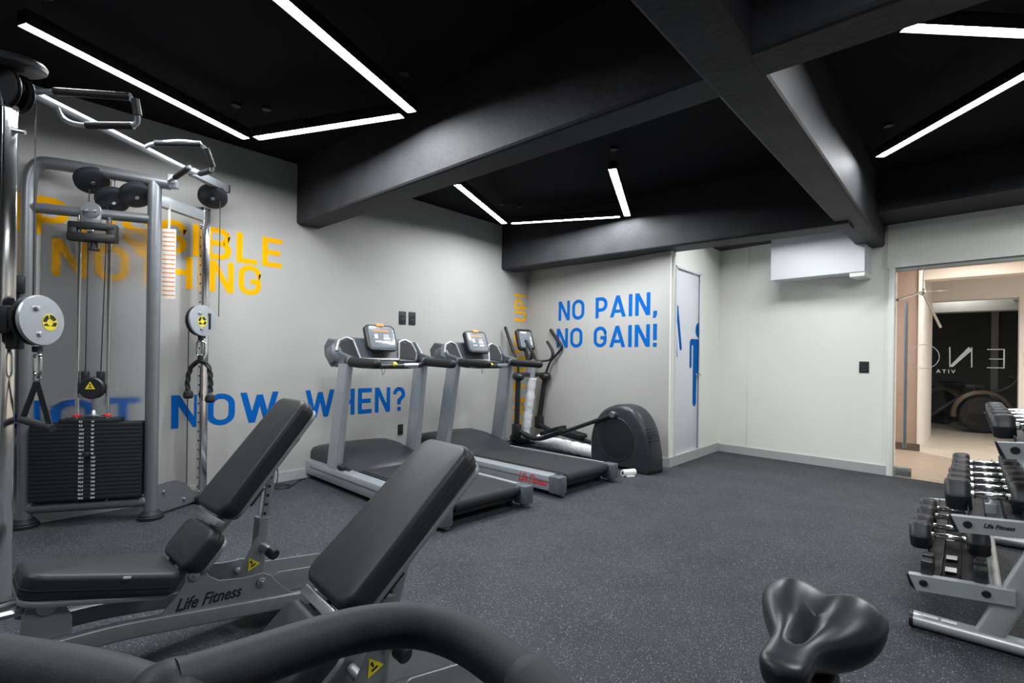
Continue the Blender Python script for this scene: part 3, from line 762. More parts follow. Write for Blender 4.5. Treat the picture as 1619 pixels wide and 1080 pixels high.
# ================================================================== ELLIPTICAL
def make_elliptical():
    t = thing('elliptical_trainer', 'black elliptical trainer with white wrapped column in the back corner', 'elliptical trainer', (-2.45, 5.12, 0), R(172))
    # local x: 0 at the rear of the drive housing, 2.3 at the console; +y towards the camera
    prof = [(.80, .04), (.815, .30), (.76, .50), (.64, .64), (.48, .71), (.33, .72), (.195, .675), (.09, .56), (.025, .40), (-.01, .20), (-.02, .04)]
    P = [Vector((p[0], p[1], 0)) for p in prof]; P = fillet(P, .08, 4); cx, cz = .36, .04
    mb = MB(); rs = []
    for y, k in ((-.09, .90), (-.075, .955), (-.045, .99), (0, 1.0), (.11, 1.0), (.155, .99), (.185, .955), (.20, .90)):
        rs.append([Vector((cx + (p.x-cx)*k, y, cz + (p.y-cz)*k)) for p in P])
    mb.rings(rs); hs = mb.build('drive_housing', 'dark_plastic', t, smooth=30)
    for s in (1, -1):
        mb = MB(); mb.lathe([(.235, 0), (.24, .004), (.235, .008), (.225, .004)], (.42, .055+s*.144, .33), (0, s, 0), 40)
        mb.lathe([(.222, 0), (.222, .005), (.05, .010), (.001, .010)], (.42, .055+s*.144, .33), (0, s, 0), 40)
        mb.build('crank_disc', 'black_plastic', hs)
    mb = MB()
    for i, xs in enumerate((.058, .043, .032, .023, .015)): mb.box((xs + .010, .06, .47 - i*.03), (.030, .20, .008), .002)
    mb.build('vent_slots', 'ink', hs)
    mb = MB(); mb.box((.12, .055, .03), (.24, .29, .055), .012); mb.box((.40, .05, .05), (.78, .22, .04), .01); mb.build('rear_foot', 'black_plastic', t)
    # rail with foam wrap, front foot
    mb = MB(); mb.tube([(.80, 0, .085), (2.12, 0, .11)], 0, sq=(.10, .07, .012)); rail = mb.build('main_rail', 'silver', t)
    rng = random.Random(4)
    mb = MB(); pts = [(.82 + 1.05*i/14, 0, .088 + .025*i/14) for i in range(15)]
    mb.tube(pts, .07, seg=12, rfun=lambda u: .072 + .007*math.sin(u*40) + .004*math.sin(u*91)); mb.build('foam_wrap', 'wrap', rail)
    mb = MB(); mb.tube([(2.16, -.30, .05), (2.16, .30, .05)], .038, seg=14, caps='round'); mb.ball((2.14, .10, .12), .14, .16, .09); ff = mb.build('front_foot', 'black_plastic', t)
    for s in (1, -1):
        mb = MB(); mb.lathe([(.03, 0), (.045, .006), (.045, .034), (.03, .04)], (2.19, s*.24, .046), (0, s, 0), 16); mb.build('transport_wheel', 'rubber', ff)
    # column
    mb = MB(); mb.tube([(2.15, 0, .10), (2.10, 0, .60), (2.03, 0, 1.10), (2.05, 0, 1.24)], 0, .1, sq=(.10, .075, .02)); col = mb.build('column', 'silver', t)
    mb = MB(); pts = [(2.15 - .12*i/16, 0, .14 + .80*i/16) for i in range(17)]
    mb.tube(pts, .06, seg=12, rfun=lambda u: .064 + .006*math.sin(u*37+1) + .004*math.sin(u*83)); mb.build('foam_wrap', 'wrap', col)
    # console on its neck
    mb = MB(); mb.tube([(2.05, 0, 1.19), (2.10, 0, 1.30), (2.17, 0, 1.37)], .06, .05, 12, rfun=lambda u: .075-.02*u); cn = mb.build('console_neck', 'black_plastic', t)
    ax, ay = Vector((0, -1, 0)), Vector((.30, 0, .95)).normalized(); az = ax.cross(ay); c = Vector((2.19, 0, 1.47))
    mb = MB(); mb.slab(c - az*.03, ax, ay, .145, .155, .06, .05, .016, 6, 4); cs = mb.build('console', 'black_plastic', t)
    mb = MB(); mb.slab(c + az*.0295, ax, ay, .118, .118, .003, .02, .001, 4, 2); mb.build('display_panel', 'screen', cs)
    mb = MB(); mb.slab(c + az*.0325 + ay*.10 - ax*.03, ax, ay, .055, .014, .001, .004, .0003, 2, 1); mb.slab(c + az*.0325 + ax*.085 - ay*.02, ax, ay, .012, .062, .001, .004, .0003, 2, 1); mb.build('display_print', 'screen_line', cs)
    # fixed handles beside the console
    for s in (1, -1):
        mb = MB(); mb.tube([(2.06, s*.04, 1.19), (1.97, s*.14, 1.175), (1.84, s*.19, 1.20), (1.82, s*.20, 1.31), (1.94, s*.20, 1.445)], .016, .07, 12, caps='round', rfun=lambda u: .014 + .007*min(1, max(0, (u-.45)*6)))
        mb.build('fixed_handle', 'rubber', t)
    # moving arms: upper handle, pivot cuff, lower link, pedal arm with pedal
    for s, lo in ((1, (2.04, .22)), (-1, (2.13, .29))):
        y = s*.25
        mb = MB(); mb.ball((2.03, y, .965), .095, .075, .062); mb.cyl((2.03, s*.06, .99), (2.03, y, .99), .03); mb.build('pivot_cuff', 'black_plastic', t)
        mb = MB(); dx = -.30 if s < 0 else .05
        if s > 0: pts = [(2.03, y, .98), (2.04, y, 1.18), (2.15, y+.0, 1.32), (2.33, y-.01, 1.635)]
        else: pts = [(2.03, y, .98), (1.96, y-.02, 1.17), (1.74, y-.05, 1.37), (1.98, y-.05, 1.615)]
        mb.tube(pts, .017, .06, 12, caps='round', rfun=lambda u: .016 + .006*min(1, max(0, (u-.55)*8)))
        mb.build('moving_handle', 'rubber', t)
        mb = MB(); mb.tube([(2.03, y, .94), (lo[0]+.01, y, lo[1]+.06)], .036, seg=14); lk = mb.build('lower_link', 'black_plastic', t)
        mb = MB(); mb.box((lo[0]+.01, y, lo[1]+.02), (.12, .10, .18), .03); mb.build('link_shoe', 'black_plastic', lk)
        mb = MB()
        if s > 0: pts = [(.44, .215, .60), (1.12, .215, .345), (1.62, .215, .175), (1.80, .215, .165), (2.03, y-.02, .235)]
        else: pts = [(.55, -.16, .14), (1.2, -.215, .16), (1.62, -.215, .20), (1.85, -.215, .215), (2.12, y+.02, .28)]
        mb.tube(pts, .027, .12, 12, rfun=lambda u: .024 + .010*u); pa = mb.build('pedal_arm', 'black_plastic', t)
        a, b = Vector(pts[1]), Vector(pts[2]); d = (b-a).normalized(); m_ = a*.45 + b*.55
        up = Vector((0, 0, 1)); up = (up - d*up.dot(d)).normalized()
        m_ = m_ - Vector((0, s*.02, 0)) + up*.035
        mb = MB(); mb.slab(m_, d, up.cross(d), .20, .075, .022, .05, .006, 6, 2)
        mb.tube([m_ + up*.035 + d*x + up.cross(d)*yy for x, yy in rrect(.195, .07, .05, 5)], .011, seg=8, closed=True)
        pd = mb.build('pedal', 'rubber', t)
        if s > 0:
            mb = MB(); mb.cyl((.44, .19, .60), (.44, .255, .60), .034); mb.build('crank_pivot', 'steel', pa)
    return t
make_elliptical()
o = thing('plastic_pipe_offcut', 'small white plastic cylinder lying on the floor by the elliptical housing', 'pipe', (-2.61, 4.76, .036), R(65))
mb = MB(); mb.lathe([(.018, 0), (.036, 0), (.036, .15), (.018, .15)], (-.075, 0, 0), (1, 0, 0), 20); mb.cyl((-.03, .0, -.034), (-.03, -.03, -.034), .012) if False else None
pp = mb.build('pipe_body', 'white_plastic', o)
mb = MB(); mb.cyl((-.076, 0, 0), (-.07, 0, 0), .019, seg=16); mb.build('pipe_bore', 'ink', o)
mb = MB(); mb.slab((.0, -.03, -.0355), (1, 0, 0), (0, 1, 0), .05, .02, .008, .006, .002); mb.build('pipe_foot', 'white_plastic', o)
# power cord on the floor by the nearer treadmill
mb = MB()
pts = [(-4.855, 1.99, .36), (-4.84, 2.06, .26), (-4.80, 2.10, .12), (-4.74, 2.06, .02), (-4.66, 1.99, .006), (-4.58, 2.02, .006), (-4.58, 2.12, .006), (-4.68, 2.16, .006), (-4.76, 2.10, .012), (-4.70, 2.03, .014), (-4.62, 2.07, .016), (-4.64, 2.18, .006), (-4.78, 2.28, .006), (-4.80, 2.36, .006)]
pts = [Vector(p) for p in pts]
mb.tube(pts, .005, .06, 8); tag(mb.build('power_cord', 'black_plastic'), 'black power cord coiled on the floor against the grey wall', 'cord')

# ================================================================== CABLE MACHINE
LP = Vector((-4.809, .375, 0)); TT = Vector((.509, .861, 0)).normalized(); TN = Vector((TT.y, -TT.x, 0)); TW = .743
CB = Vector((-4.62, .69, 0))
def T(s, z, o=0.0): return LP + TT*s + TN*o + Vector((0, 0, z))
RC = Vector((-4.655, 1.410, 0)); LC = Vector((-3.425, .187, 0))
PA, PB = Vector((-3.40, .232, 2.474)), Vector((-4.66, 1.565, 2.602))
PD = (PB-PA).normalized(); PF = Vector((.69, .72, 0)).normalized()
cm = thing('cable_machine', 'grey cable machine with weight stack and chrome columns against the grey wall', 'cable machine', CB)
def cpart(mb, name, m, parent=None, **k):
    o = mb.build(name, m, parent or cm, **k); return o
mb = MB(CB); mb.tube([T(0, .03), T(0, 2.515), T(.20, 2.515), T(.84, 2.455)], .043, .22, 20, n=10); fr = cpart(mb, 'frame_arch', 'platinum')
mb = MB(CB); mb.tube([T(TW, .03), T(TW, 2.46)], .043, seg=20); cpart(mb, 'frame_post', 'platinum')
for s in (0, TW):
    mb = MB(CB); mb.cyl(T(s, 0), T(s, .028), .082, bev=.006, seg=28); mb.cyl(T(s, .028), T(s, .06), .075, .055, bev=.006, seg=28); cpart(mb, 'floor_foot', 'rubber')
mb = MB(CB); mb.tube([T(0, 2.20), T(TW, 2.185)], .036, seg=16); xb = cpart(mb, 'upper_crossbar', 'platinum')
mb = MB(CB); mb.cyl(T(.375, 2.20, .03), T(.375, 2.20, .05), .062, seg=24); mb.box(T(.375, 2.15, .04), (.12, .02, .10), .004, math.atan2(TT.y, TT.x)); cl = cpart(mb, 'crossbar_clamp', 'platinum', xb)
for ds in (-.025, .025):
    mb = MB(CB); mb.cyl(T(.375+ds, 2.20, .05), T(.375+ds, 2.20, .06), .011, seg=10); cpart(mb, 'clamp_bolt', 'steel', xb)
mb = MB(CB); mb.tube([T(.02, .132), T(TW, .132)], .040, seg=16); cpart(mb, 'base_bar', 'platinum')
ang = math.atan2(TT.y, TT.x)
for s in (.300, .478):
    mb = MB(CB); mb.tube([T(s, .14, .02), T(s, 2.165, .02)], .0125, seg=12); g = cpart(mb, 'guide_rod', 'chrome')
    mb = MB(CB); mb.cyl(T(s, .755, .02), T(s, .772, .02), .024, seg=14); cpart(mb, 'rod_bumper', 'red', g)
mb = MB(CB)
mb.box(T(.385, 2.095, .03), (.275, .06, .045), .006, ang); mb.box(T(.385, 2.012, .035), (.285, .07, .055), .006, ang)
for s in (.27, .50): mb.box(T(s, 2.05, .03), (.055, .055, .12), .006, ang)
hb = cpart(mb, 'rod_head_block', 'black_plastic')
mb = MB(CB); mb.cyl(T(.39, 1.995, .03), T(.39, 1.93, .03), .022, seg=14); mb.cyl(T(.39, 1.94, .03), T(.39, 1.925, .03), .034, seg=16); cpart(mb, 'adjuster_knob', 'black_plastic', hb)
mb = MB(CB); mb.cyl(T(.36, 2.055, .06), T(.40, 2.055, .06), .012, seg=12); cpart(mb, 'head_bolt', 'steel', hb)
# weight stack
for k in range(20):
    z0 = .182 + k*.0280
    mb = MB(CB)
    if k < 19: mb.box(T(.375, z0+.0134, .005), (.645, .125, .0272), .0012, ang)
    else: mb.box(T(.385, z0+.014, .005), (.345, .125, .030), .004, ang)
    pl = cpart(mb, 'weight_plate', 'iron')
    for col, s0, base in ((0, .331, 4.5), (1, .402, 10)):
        n = 20-k; v = '%.1f' % (4.5*n) if col == 0 else str(10*n)
        text_mesh('plate_number', v, .0175, T(s0, z0+.0065, .0685), TT, Z_, 'white_ink', pl, off=.0006, org=CB, align='LEFT', xs=1.0)
mb = MB(CB)
for k in range(4): mb.box(T(.377, .170 - .0*k, .005), (.22, .08, .02), .003, ang) if k == 0 else None
cpart(mb, 'stack_cushion', 'rubber')
mb = MB(CB); mb.cyl(T(.392, .745, .01), T(.392, .90, .01), .010, seg=12); mb.cyl(T(.392, .757, .01), T(.392, .80, .01), .020, .012, seg=14); mb.box(T(.392, .762, .01), (.10, .05, .010), .003, ang)
stem = cpart(mb, 'selector_stem', 'steel')
mb = MB(CB); mb.cyl(T(.392, .958, .0), T(.392, .958, .055), .078, bev=.01, seg=28); pc = cpart(mb, 'stack_pulley_cover', 'black_plastic')
for s in (.345, .435): 
    mb = MB(CB); mb.box(T(s, 1.02, .02), (.045, .03, .11), .005, ang); cpart(mb, 'pulley_fork', 'black_plastic', pc)
tri = warn_triangle(pc, 'warning_sticker', (0, 0, 0), (1, 0, 0), (0, 0, 1), .06); tri.location = T(.388, .975, .0565)-CB; tri.rotation_euler = (0, 0, ang)
mb = MB(CB); mb.cyl(T(.385, .50, .065), T(.385, .50, .10), .012, seg=12); mb.cyl(T(.385, .50, .09), T(.385, .50, .115), .018, seg=14); cpart(mb, 'selector_pin', 'black_plastic')
mb = MB(CB); mb.slab(T(.375, 1.14, -.075), TT, Z_, .335, .98, .004, .02, .001); cpart(mb, 'rear_shield', 'frost')
mb = MB(CB)
mb.tube([T(.345, 1.05, .02), T(.345, 2.36, .0)], .0035, seg=6); mb.build('cable', 'black_plastic', cm)
mb = MB(CB); mb.tube([T(.435, 1.05, .02), T(.455, 2.25, .0)], .0035, seg=6); mb.build('cable', 'black_plastic', cm)
# pulleys hung in the top of the frame, tilted
def pulley(c, r, nrm, label=None, par=None, m='dark_plastic'):
    c = Vector(c); nrm = Vector(nrm).normalized(); mb = MB(CB)
    mb.lathe([(r*.2, -.022), (r*.92, -.022), (r, -.016), (r, -.008), (r*.9, -.003), (r*.9, .003), (r, .008), (r, .016), (r*.92, .022), (r*.80, .026), (r*.2, .029)], c, nrm, 32)
    p = mb.build('pulley', m, par or cm)
    mb = MB(CB); mb.cyl(c + nrm*.026, c + nrm*.036, .014, seg=12); mb.build('pulley_bolt', 'steel', p)
    return p
vn = Vector((.75, -.20, -.62))
for s, z, r in ((.36, 2.425, .104), (.485, 2.300, .104), (.625, 2.352, .102)):
    pulley(T(s, z, .0), r, Vector((.60, -.12, -.86)) + TT*.26)
    mb = MB(CB); mb.tube([T(s, z, -.0), T(s, 2.49, -.01)], .012, seg=8); mb.build('pulley_hanger', 'platinum', cm)
pulley(RC + Vector((.02, .05, 2.505)), .108, Vector((.66, -.22, -.80)))
# right column with its arm and base plate
mb = MB(CB); mb.beam(T(TW, 2.335), RC + Vector((0, 0, 2.33)), .05, .085, bevel=.006); cpart(mb, 'top_arm', 'silver')
def column(c, z0, z1, w_, yaw, par):
    mb = MB(CB); cs, sn = math.cos(yaw), math.sin(yaw); ax = Vector((cs, sn, 0)); ay = Vector((-sn, cs, 0))
    mb.tube([c + Vector((0, 0, z0)), c + Vector((0, 0, z1))], 0, sq=(w_, w_, .010), up=ax)
    col = mb.build('chrome_column', 'chrome', cm); k = 0
    mb = MB(CB)
    for i in range(int((z1-z0-.1)/.075)):
        z = z0 + .07 + i*.075; p = c + ax*(w_/2) + Vector((0, 0, z)); mb.cyl(p - ax*.002, p + ax*.0012, .008, seg=10, bev=.0005)
    h = mb.build('height_holes', 'ink', col); tag(h, 'row of dark adjustment holes')
    mb = MB(CB); mb.tube([c + Vector((0, 0, z1-.002)), c + Vector((0, 0, z1+.02))], 0, sq=(w_+.004, w_+.004, .01), up=ax); mb.build('column_cap', 'black_plastic', col)
    return col
column(RC, .06, 2.38, .062, R(-72), cm)
mb = MB(CB); mb.cyl(RC + Vector((.02, -.045, 2.36)), RC + Vector((.035, -.075, 2.36)), .03, seg=16); mb.cyl(RC + Vector((.05, -.05, 2.25)), RC + Vector((-.05, .03, 2.25)), .008, seg=10); cpart(mb, 'column_bolt', 'steel')
a, b = T(TW, 0), RC; dd = (b-a).normalized()
mb = MB(CB); mb.prism([(.02, .02), (.40, .02), (.43, .05), (.43, .09), (.36, .12), (.30, .19), (.22, .235), (.12, .245), (.02, .235)], a, dd, (0, 0, 1), .014, .003, centered=True); bp = cpart(mb, 'base_gusset', 'platinum')
for u, z in ((.10, .17), (.28, .07)):
    p = a + dd*u + Vector((0, 0, z)); nn = dd.cross(Vector((0, 0, 1)))
    mb = MB(CB); mb.cyl(p - nn*.02, p + nn*.02, .013, seg=12); cpart(mb, 'gusset_bolt', 'steel', bp)
mb = MB(CB); mb.box(RC + Vector((0, 0, .03)), (.14, .14, .06), .012, R(-72)); cpart(mb, 'column_foot', 'rubber')
# left column, its cap and top pulley
column(LC, .03, 2.36, .066, R(205), cm)
mb = MB(CB); mb.box(LC + Vector((0, -.04, .015)), (.13, .20, .03), .008); cpart(mb, 'column_foot', 'rubber')
mb = MB(CB); mb.lathe([(.02, 0), (.125, 0), (.145, .012), (.15, .03), (.14, .045), (.05, .055), (.01, .055)], LC + Vector((-.0, .0, 2.55)), (.12, -.10, 1), 36); cpart(mb, 'top_cap', 'iron')
for dx in (-.035, .035):
    p = LC + Vector((0, 0, 2.455)) + PD*(dx)
    mb = MB(CB); mb.lathe([(.02, -.014), (.085, -.014), (.09, -.008), (.08, 0), (.09, .008), (.085, .014), (.02, .014)], p + Vector((.0, .02, 0)), PD + Vector((.25, .1, 0)), 28); cpart(mb, 'column_pulley', 'black_plastic')
mb = MB(CB); mb.tube([LC + Vector((0, 0, 2.36)), LC + Vector((0, 0, 2.56))], .03, seg=14); mb.tube([LC + Vector((0, 0, 2.46)), PA + PD*.05], .02, seg=12); cpart(mb, 'column_head', 'black_plastic')
mb = MB(CB); mb.cyl(LC + Vector((.02, .02, 2.262)), LC + Vector((.050, .062, 2.256)), .013, .011, seg=14); cpart(mb, 'column_knob', 'steel')
# pull-up bar with its grips
mb = MB(CB); mb.tube([PA, PA + (PB-PA)*.80], .0205, seg=16); pb = cpart(mb, 'pull_up_bar', 'silver')
mb = MB(CB); mb.beam(PA + (PB-PA)*.74, PB, .055, .062, bevel=.008); cpart(mb, 'bar_end_sleeve', 'silver', pb)
mb = MB(CB); mb.beam(PB, PB + PD*.02, .06, .066, bevel=.004); cpart(mb, 'bar_end_cap', 'black_plastic', pb)
mb = MB(CB); mb.box(T(.86, 2.475), (.07, .06, .10), .01, ang); mb.cyl(T(.86, 2.47, .03), T(.86, 2.47, .06), .022, seg=14); cpart(mb, 'bar_bracket', 'silver', pb)
def grip(pts, g0, g1):
    P = [Vector(p) for p in pts]
    mb = MB(CB); mb.tube(P, .0125, .06, 12); g = mb.build('grip_bar', 'silver', cm)
    for a, b in zip(g0, g1):
        mb = MB(CB); mb.tube([P[a[0]].lerp(P[a[0]+1], a[1]), P[b[0]].lerp(P[b[0]+1], b[1])], .0185, seg=14); tag(mb.build('foam_sleeve', 'rubber', g), 'black foam sleeve')
def bar(u): return PA + (PB-PA)*u
U = Vector((0, 0, 1))
grip([bar(.03), bar(.03) + PF*.10 + U*.012, bar(.03) + PF*.47 + U*.012 + PD*.02, bar(.03) + PF*.48 - U*.085 + PD*.03, bar(.09) + PF*.42 - U*.10, bar(.10) + PF*.10 - U*.105, bar(.11) + PF*.02 - U*.06, bar(.105)],
     [(1, .02), (2, .1), (4, .05)], [(1, .95), (2, .9), (4, .80)])
grip([bar(.46), bar(.455) + PF*.06 + U*.03, bar(.455) + PF*.24 + U*.055 , bar(.47) + PF*.37 + U*.045, bar(.50) + PF*.40 - U*.10, bar(.60) + PF*.20 - U*.085, bar(.63)],
     [(1, .1), (3, .15), (4, .2)], [(2, .85), (3, .9), (4, .9)])
grip([(-4.20, 1.045, 2.418), (-3.885, 1.085, 2.458)], [(0, .30)], [(0, .92)])
# carriages
def carriage(c, nrm, r, col, sx0):
    c = Vector(c); nrm = Vector(nrm).normalized(); rt = U.cross(nrm).normalized()
    mb = MB(CB)
    mb.lathe([(.01, -.03), (r*.93, -.03), (r*.97, -.026), (r*.97, -.012), (r*.8, -.006), (r*.8, .006), (r*.97, .012)], c, nrm, 30); cg = mb.build('carriage', 'black_plastic', cm)
    mb = MB(CB); mb.lathe([(.005, .010), (r, .010), (r, .018), (r*.97, .024), (.005, .025)], c, nrm, 36); mb.build('carriage_plate', 'silver', cg)
    for sx, sy in ((-.25, .45), (-.15, -.55)):
        mb = MB(CB); mb.cyl(c + rt*sx*r + U*sy*r + nrm*.022, c + rt*sx*r + U*sy*r + nrm*.036, .012, seg=10); mb.build('carriage_bolt', 'steel', cg)
    s0 = c + rt*(sx0*r) + nrm*.0255 - U*.05*r
    mb = MB(CB); mb.cyl(s0, s0 + nrm*.001, r*.34, seg=28, bev=.0002); st = mb.build('round_sticker', 'sticker_yellow', cg)
    mb = MB(CB)
    for a0 in (-70, 20, 110, 200):
        pts = arc(0, 0, r*.30, a0, a0+70, 6) + arc(0, 0, r*.14, a0+70, a0, 6)
        mb.poly([s0 + nrm*.0018 + rt*x + U*y for x, y in pts])
    mb.build('sticker_print', 'ink', st, smooth=0)
    mb = MB(CB); d = (col - c); d.z = 0; L = d.length; d.normalize(); side_ = d.cross(U)
    mb.beam(c + d*r*.55 - nrm*.002, c + d*(L-.03), .045, .07, bevel=.006)
    br = mb.build('carriage_arm', 'silver', cg)
    mb = MB(CB); cc = Vector((col.x, col.y, c.z)); yaw = math.atan2(d.y, d.x)
    for dz in (.055, -.055): mb.box(cc + U*dz, (.115, .115, .02), .006, yaw)
    for sgn in (-1, 1): mb.box(cc + side_*(.055*sgn), (.115, .014, .13), .004, yaw)
    mb.box(cc - U*.10 - d*.05, (.05, .05, .08), .008, yaw); mb.build('carriage_sleeve', 'black_plastic', cg)
    if sx0 > 0: mb = MB(CB); mb.cyl(cc - d*.06 + U*.0, cc - d*.12, .014, seg=12); mb.cyl(cc - d*.105, cc - d*.145, .022, seg=14); mb.build('pull_pin', 'steel', cg)
    mb = MB(CB); mb.cyl(c - U*(r+.002) + nrm*0, c - U*(r+.03), .020, seg=14); mb.build('cable_stop', 'rubber', cg)
    return c - U*(r+.03)
bl = carriage((-3.335, .298, 1.355), (.74, .67, .04), .122, LC, .30)
brr = carriage((-4.585, 1.372, 1.475), (.90, .44, .03), .126, RC, -.10)
for pts in ([LC + Vector((.02, .10, 2.42)), LC + Vector((.02, .10, 1.43))], [RC + Vector((.04, .10, 2.50)), RC + Vector((.04, .10, 1.52))], [RC + Vector((-.02, -.10, 1.44)), RC + Vector((-.02, -.10, .10))]):
    mb = MB(CB); mb.tube(pts, .0035, seg=6); mb.build('cable', 'black_plastic', cm)
# hanging attachments
def carabiner(parent, c, ax, h, org):
    c = Vector(c); ax = Vector(ax).normalized(); mb = MB(org)
    mb.tube([c + ax*x + U*y for x, y in rrect(h*.26, h*.5, h*.24, 5)], h*.07, seg=8, closed=True); return mb.build('carabiner', 'chrome', parent)
rtc = Vector((.745, .667, 0))
h0 = bl
o = thing('cable_stirrup', 'black strap stirrup handle hanging on the left carriage of the cable machine', 'handle', h0, 0, 'cable machine attachments')
carabiner(o, h0 - U*.06, rtc + Vector((.3, -.4, 0)), .12, h0)
mb = MB(h0); mb.tube([h0 - U*.125 + rtc*x + U*y for x, y in arc(0, 0, .018, 0, 360, 12)[:-1]], .004, seg=6, closed=True); mb.build('strap_ring', 'steel', o)
top = h0 - U*.14; hd = Vector((.82, .46, -.06)).normalized(); hc = top - U*.205 + Vector((.0, .0, 0))
e0, e1 = hc - hd*.088 + U*.012, hc + hd*.088 - U*.012
for e in (e0, e1):
    mb = MB(h0); mb.tube([top, (top+e)/2 + (e-top).cross(U).normalized()*0, e], 0, sq=(.030, .005, .002), up=(.6, -.7, 0)); mb.build('strap', 'black_plastic', o)
mb = MB(h0); mb.tube([e0 - hd*.012, e1 + hd*.012], .018, seg=16); mb.build('grip', 'foam', o)
h1 = brr
o = thing('triceps_rope', 'black twisted triceps rope hanging on the right carriage of the cable machine', 'rope', h1, 0, 'cable machine attachments')
carabiner(o, h1 - U*.065, rtc, .125, h1)
mb = MB(h1); mb.cyl(h1 - U*.12, h1 - U*.165, .022, seg=14); mb.build('rope_clamp', 'black_plastic', o)
a, rx = h1 - U*.165, rtc
P = [a - rx*.095 - U*.27, a - rx*.105 - U*.17, a - rx*.085 - U*.06, a - rx*.03 - U*.005, a + rx*.03 - U*.005, a + rx*.075 - U*.06, a + rx*.085 - U*.17, a + rx*.08 - U*.30]
P = fillet(P, .08, 8)
mb = MB(h1)
dens = []
for i in range(len(P)-1):
    n_ = max(1, int((P[i+1]-P[i]).length/.005)); dens += [P[i].lerp(P[i+1], k/n_) for k in range(n_)]
dens.append(P[-1]); N = len(dens); rs = []; n0 = Vector((.6, -.7, .1))
for i, p in enumerate(dens):
    t_ = (dens[min(i+1, N-1)] - dens[max(i-1, 0)]).normalized(); n0 = (n0 - t_*n0.dot(t_)).normalized(); b_ = t_.cross(n0)
    rs.append([p + (n0*math.cos(2*PI*j/18) + b_*math.sin(2*PI*j/18))*(.0165 + .0035*math.cos(3*(2*PI*j/18 + i*.20))) for j in range(18)])
mb.rings(rs); mb.build('rope', 'rubber', o, smooth=60)
for p in (P[0], P[-1]):
    mb = MB(h1); mb.lathe([(.018, .03), (.030, .022), (.037, .0), (.037, -.02), (.026, -.034), (.004, -.036)], p, (0, 0, 1), 20); mb.build('rope_end_knob', 'rubber', o)
for sgn in (1,): 
    mb = MB(h1); mb.cyl(P[-1] + U*.022, P[-1] + U*.045, .021, seg=16); mb.build('rope_ferrule', 'steel', o)
# card strip on a strap over the top arm
c0 = T(TW, 0).lerp(RC, .33); nn = Vector((.80, -.60, 0)).normalized(); rr_ = U.cross(nn)
c0 = c0 + Vector((0, 0, 2.34)) + nn*.05
o = thing('hanging_tag', 'white card strip with orange stripes hanging from the cable machine arm', 'tag', c0)
mb = MB(c0); mb.slab(c0 - U*.105, rr_, U, .007, .10, .0015, .002, .0005, 2, 1); mb.tube([c0 - U*.01, c0 + U*.034, c0 + U*.036 - nn*.07, c0 - U*.05 - nn*.085], 0, sq=(.014, .002, .0005), up=rr_); mb.build('strap', 'paper', o)
mb = MB(c0); mb.slab(c0 - U*.46, rr_, U, .047, .262, .002, .003, .0006, 2, 1); cdn = mb.build('card', 'paper', o)
mb = MB(c0)
for i in range(15):
    z = -.225 - i*.0335
    mb.poly([c0 + nn*(.0026) + rr_*x + U*(z+y) for x, y in ((-.043, -.0035), (.043, -.0055), (.043, .0025), (-.043, .0045))])
mb.build('stripes', 'orange', cdn, smooth=0)
# long bar and ankle strap hung at the left post
c1 = T(-.075, 0, .03)
o = thing('hanging_lat_bar', 'black straight bar with silver rings hanging beside the left post', 'bar', c1 + U*1.62, 0, 'cable machine attachments'); og = c1 + U*1.62
mb = MB(og); mb.tube([c1 + U*.70, c1 + U*1.60], .019, seg=14); mb.build('bar_body', 'rubber', o)
mb = MB(og); mb.box(c1 + U*1.66 + TT*.02, (.13, .05, .12), .01, ang); mb.build('hook_bracket', 'black_plastic', o)
for z in (.73, 1.0, 1.58):
    mb = MB(og); mb.cyl(c1 + U*(z-.008), c1 + U*(z+.008), .0205, seg=14); mb.build('ring', 'steel', o)
c2 = T(-.085, 0, .06); og = c2 + U*.68
o = thing('ankle_strap', 'black ankle strap with a chrome ring hanging low beside the left post', 'strap', og, 0, 'cable machine attachments')
mb = MB(og)
for k, (dx, z0, z1, ww) in enumerate(((0, .40, .66, .10), (.02, .30, .55, .085), (-.015, .235, .42, .06))):
    mb.slab(c2 + TT*dx + TN*(.012*k) + U*(z0+z1)/2, TT, U, ww/2, (z1-z0)/2, .016, .025, .006, 4, 2)
mb.build('strap_body', 'ink', o)
mb = MB(og); mb.tube([c2 + U*.205 + TN*.03 + TT*x + U*y for x, y in rrect(.034, .026, .02, 5)], .005, seg=8, closed=True); mb.build('ring', 'chrome', o)
mb = MB(og); mb.tube([c2 + U*.66, c2 + U*.72 + TT*.03, c2 + U*.73 + TT*.08], .006, .02, 8); mb.build('hook', 'steel', o)

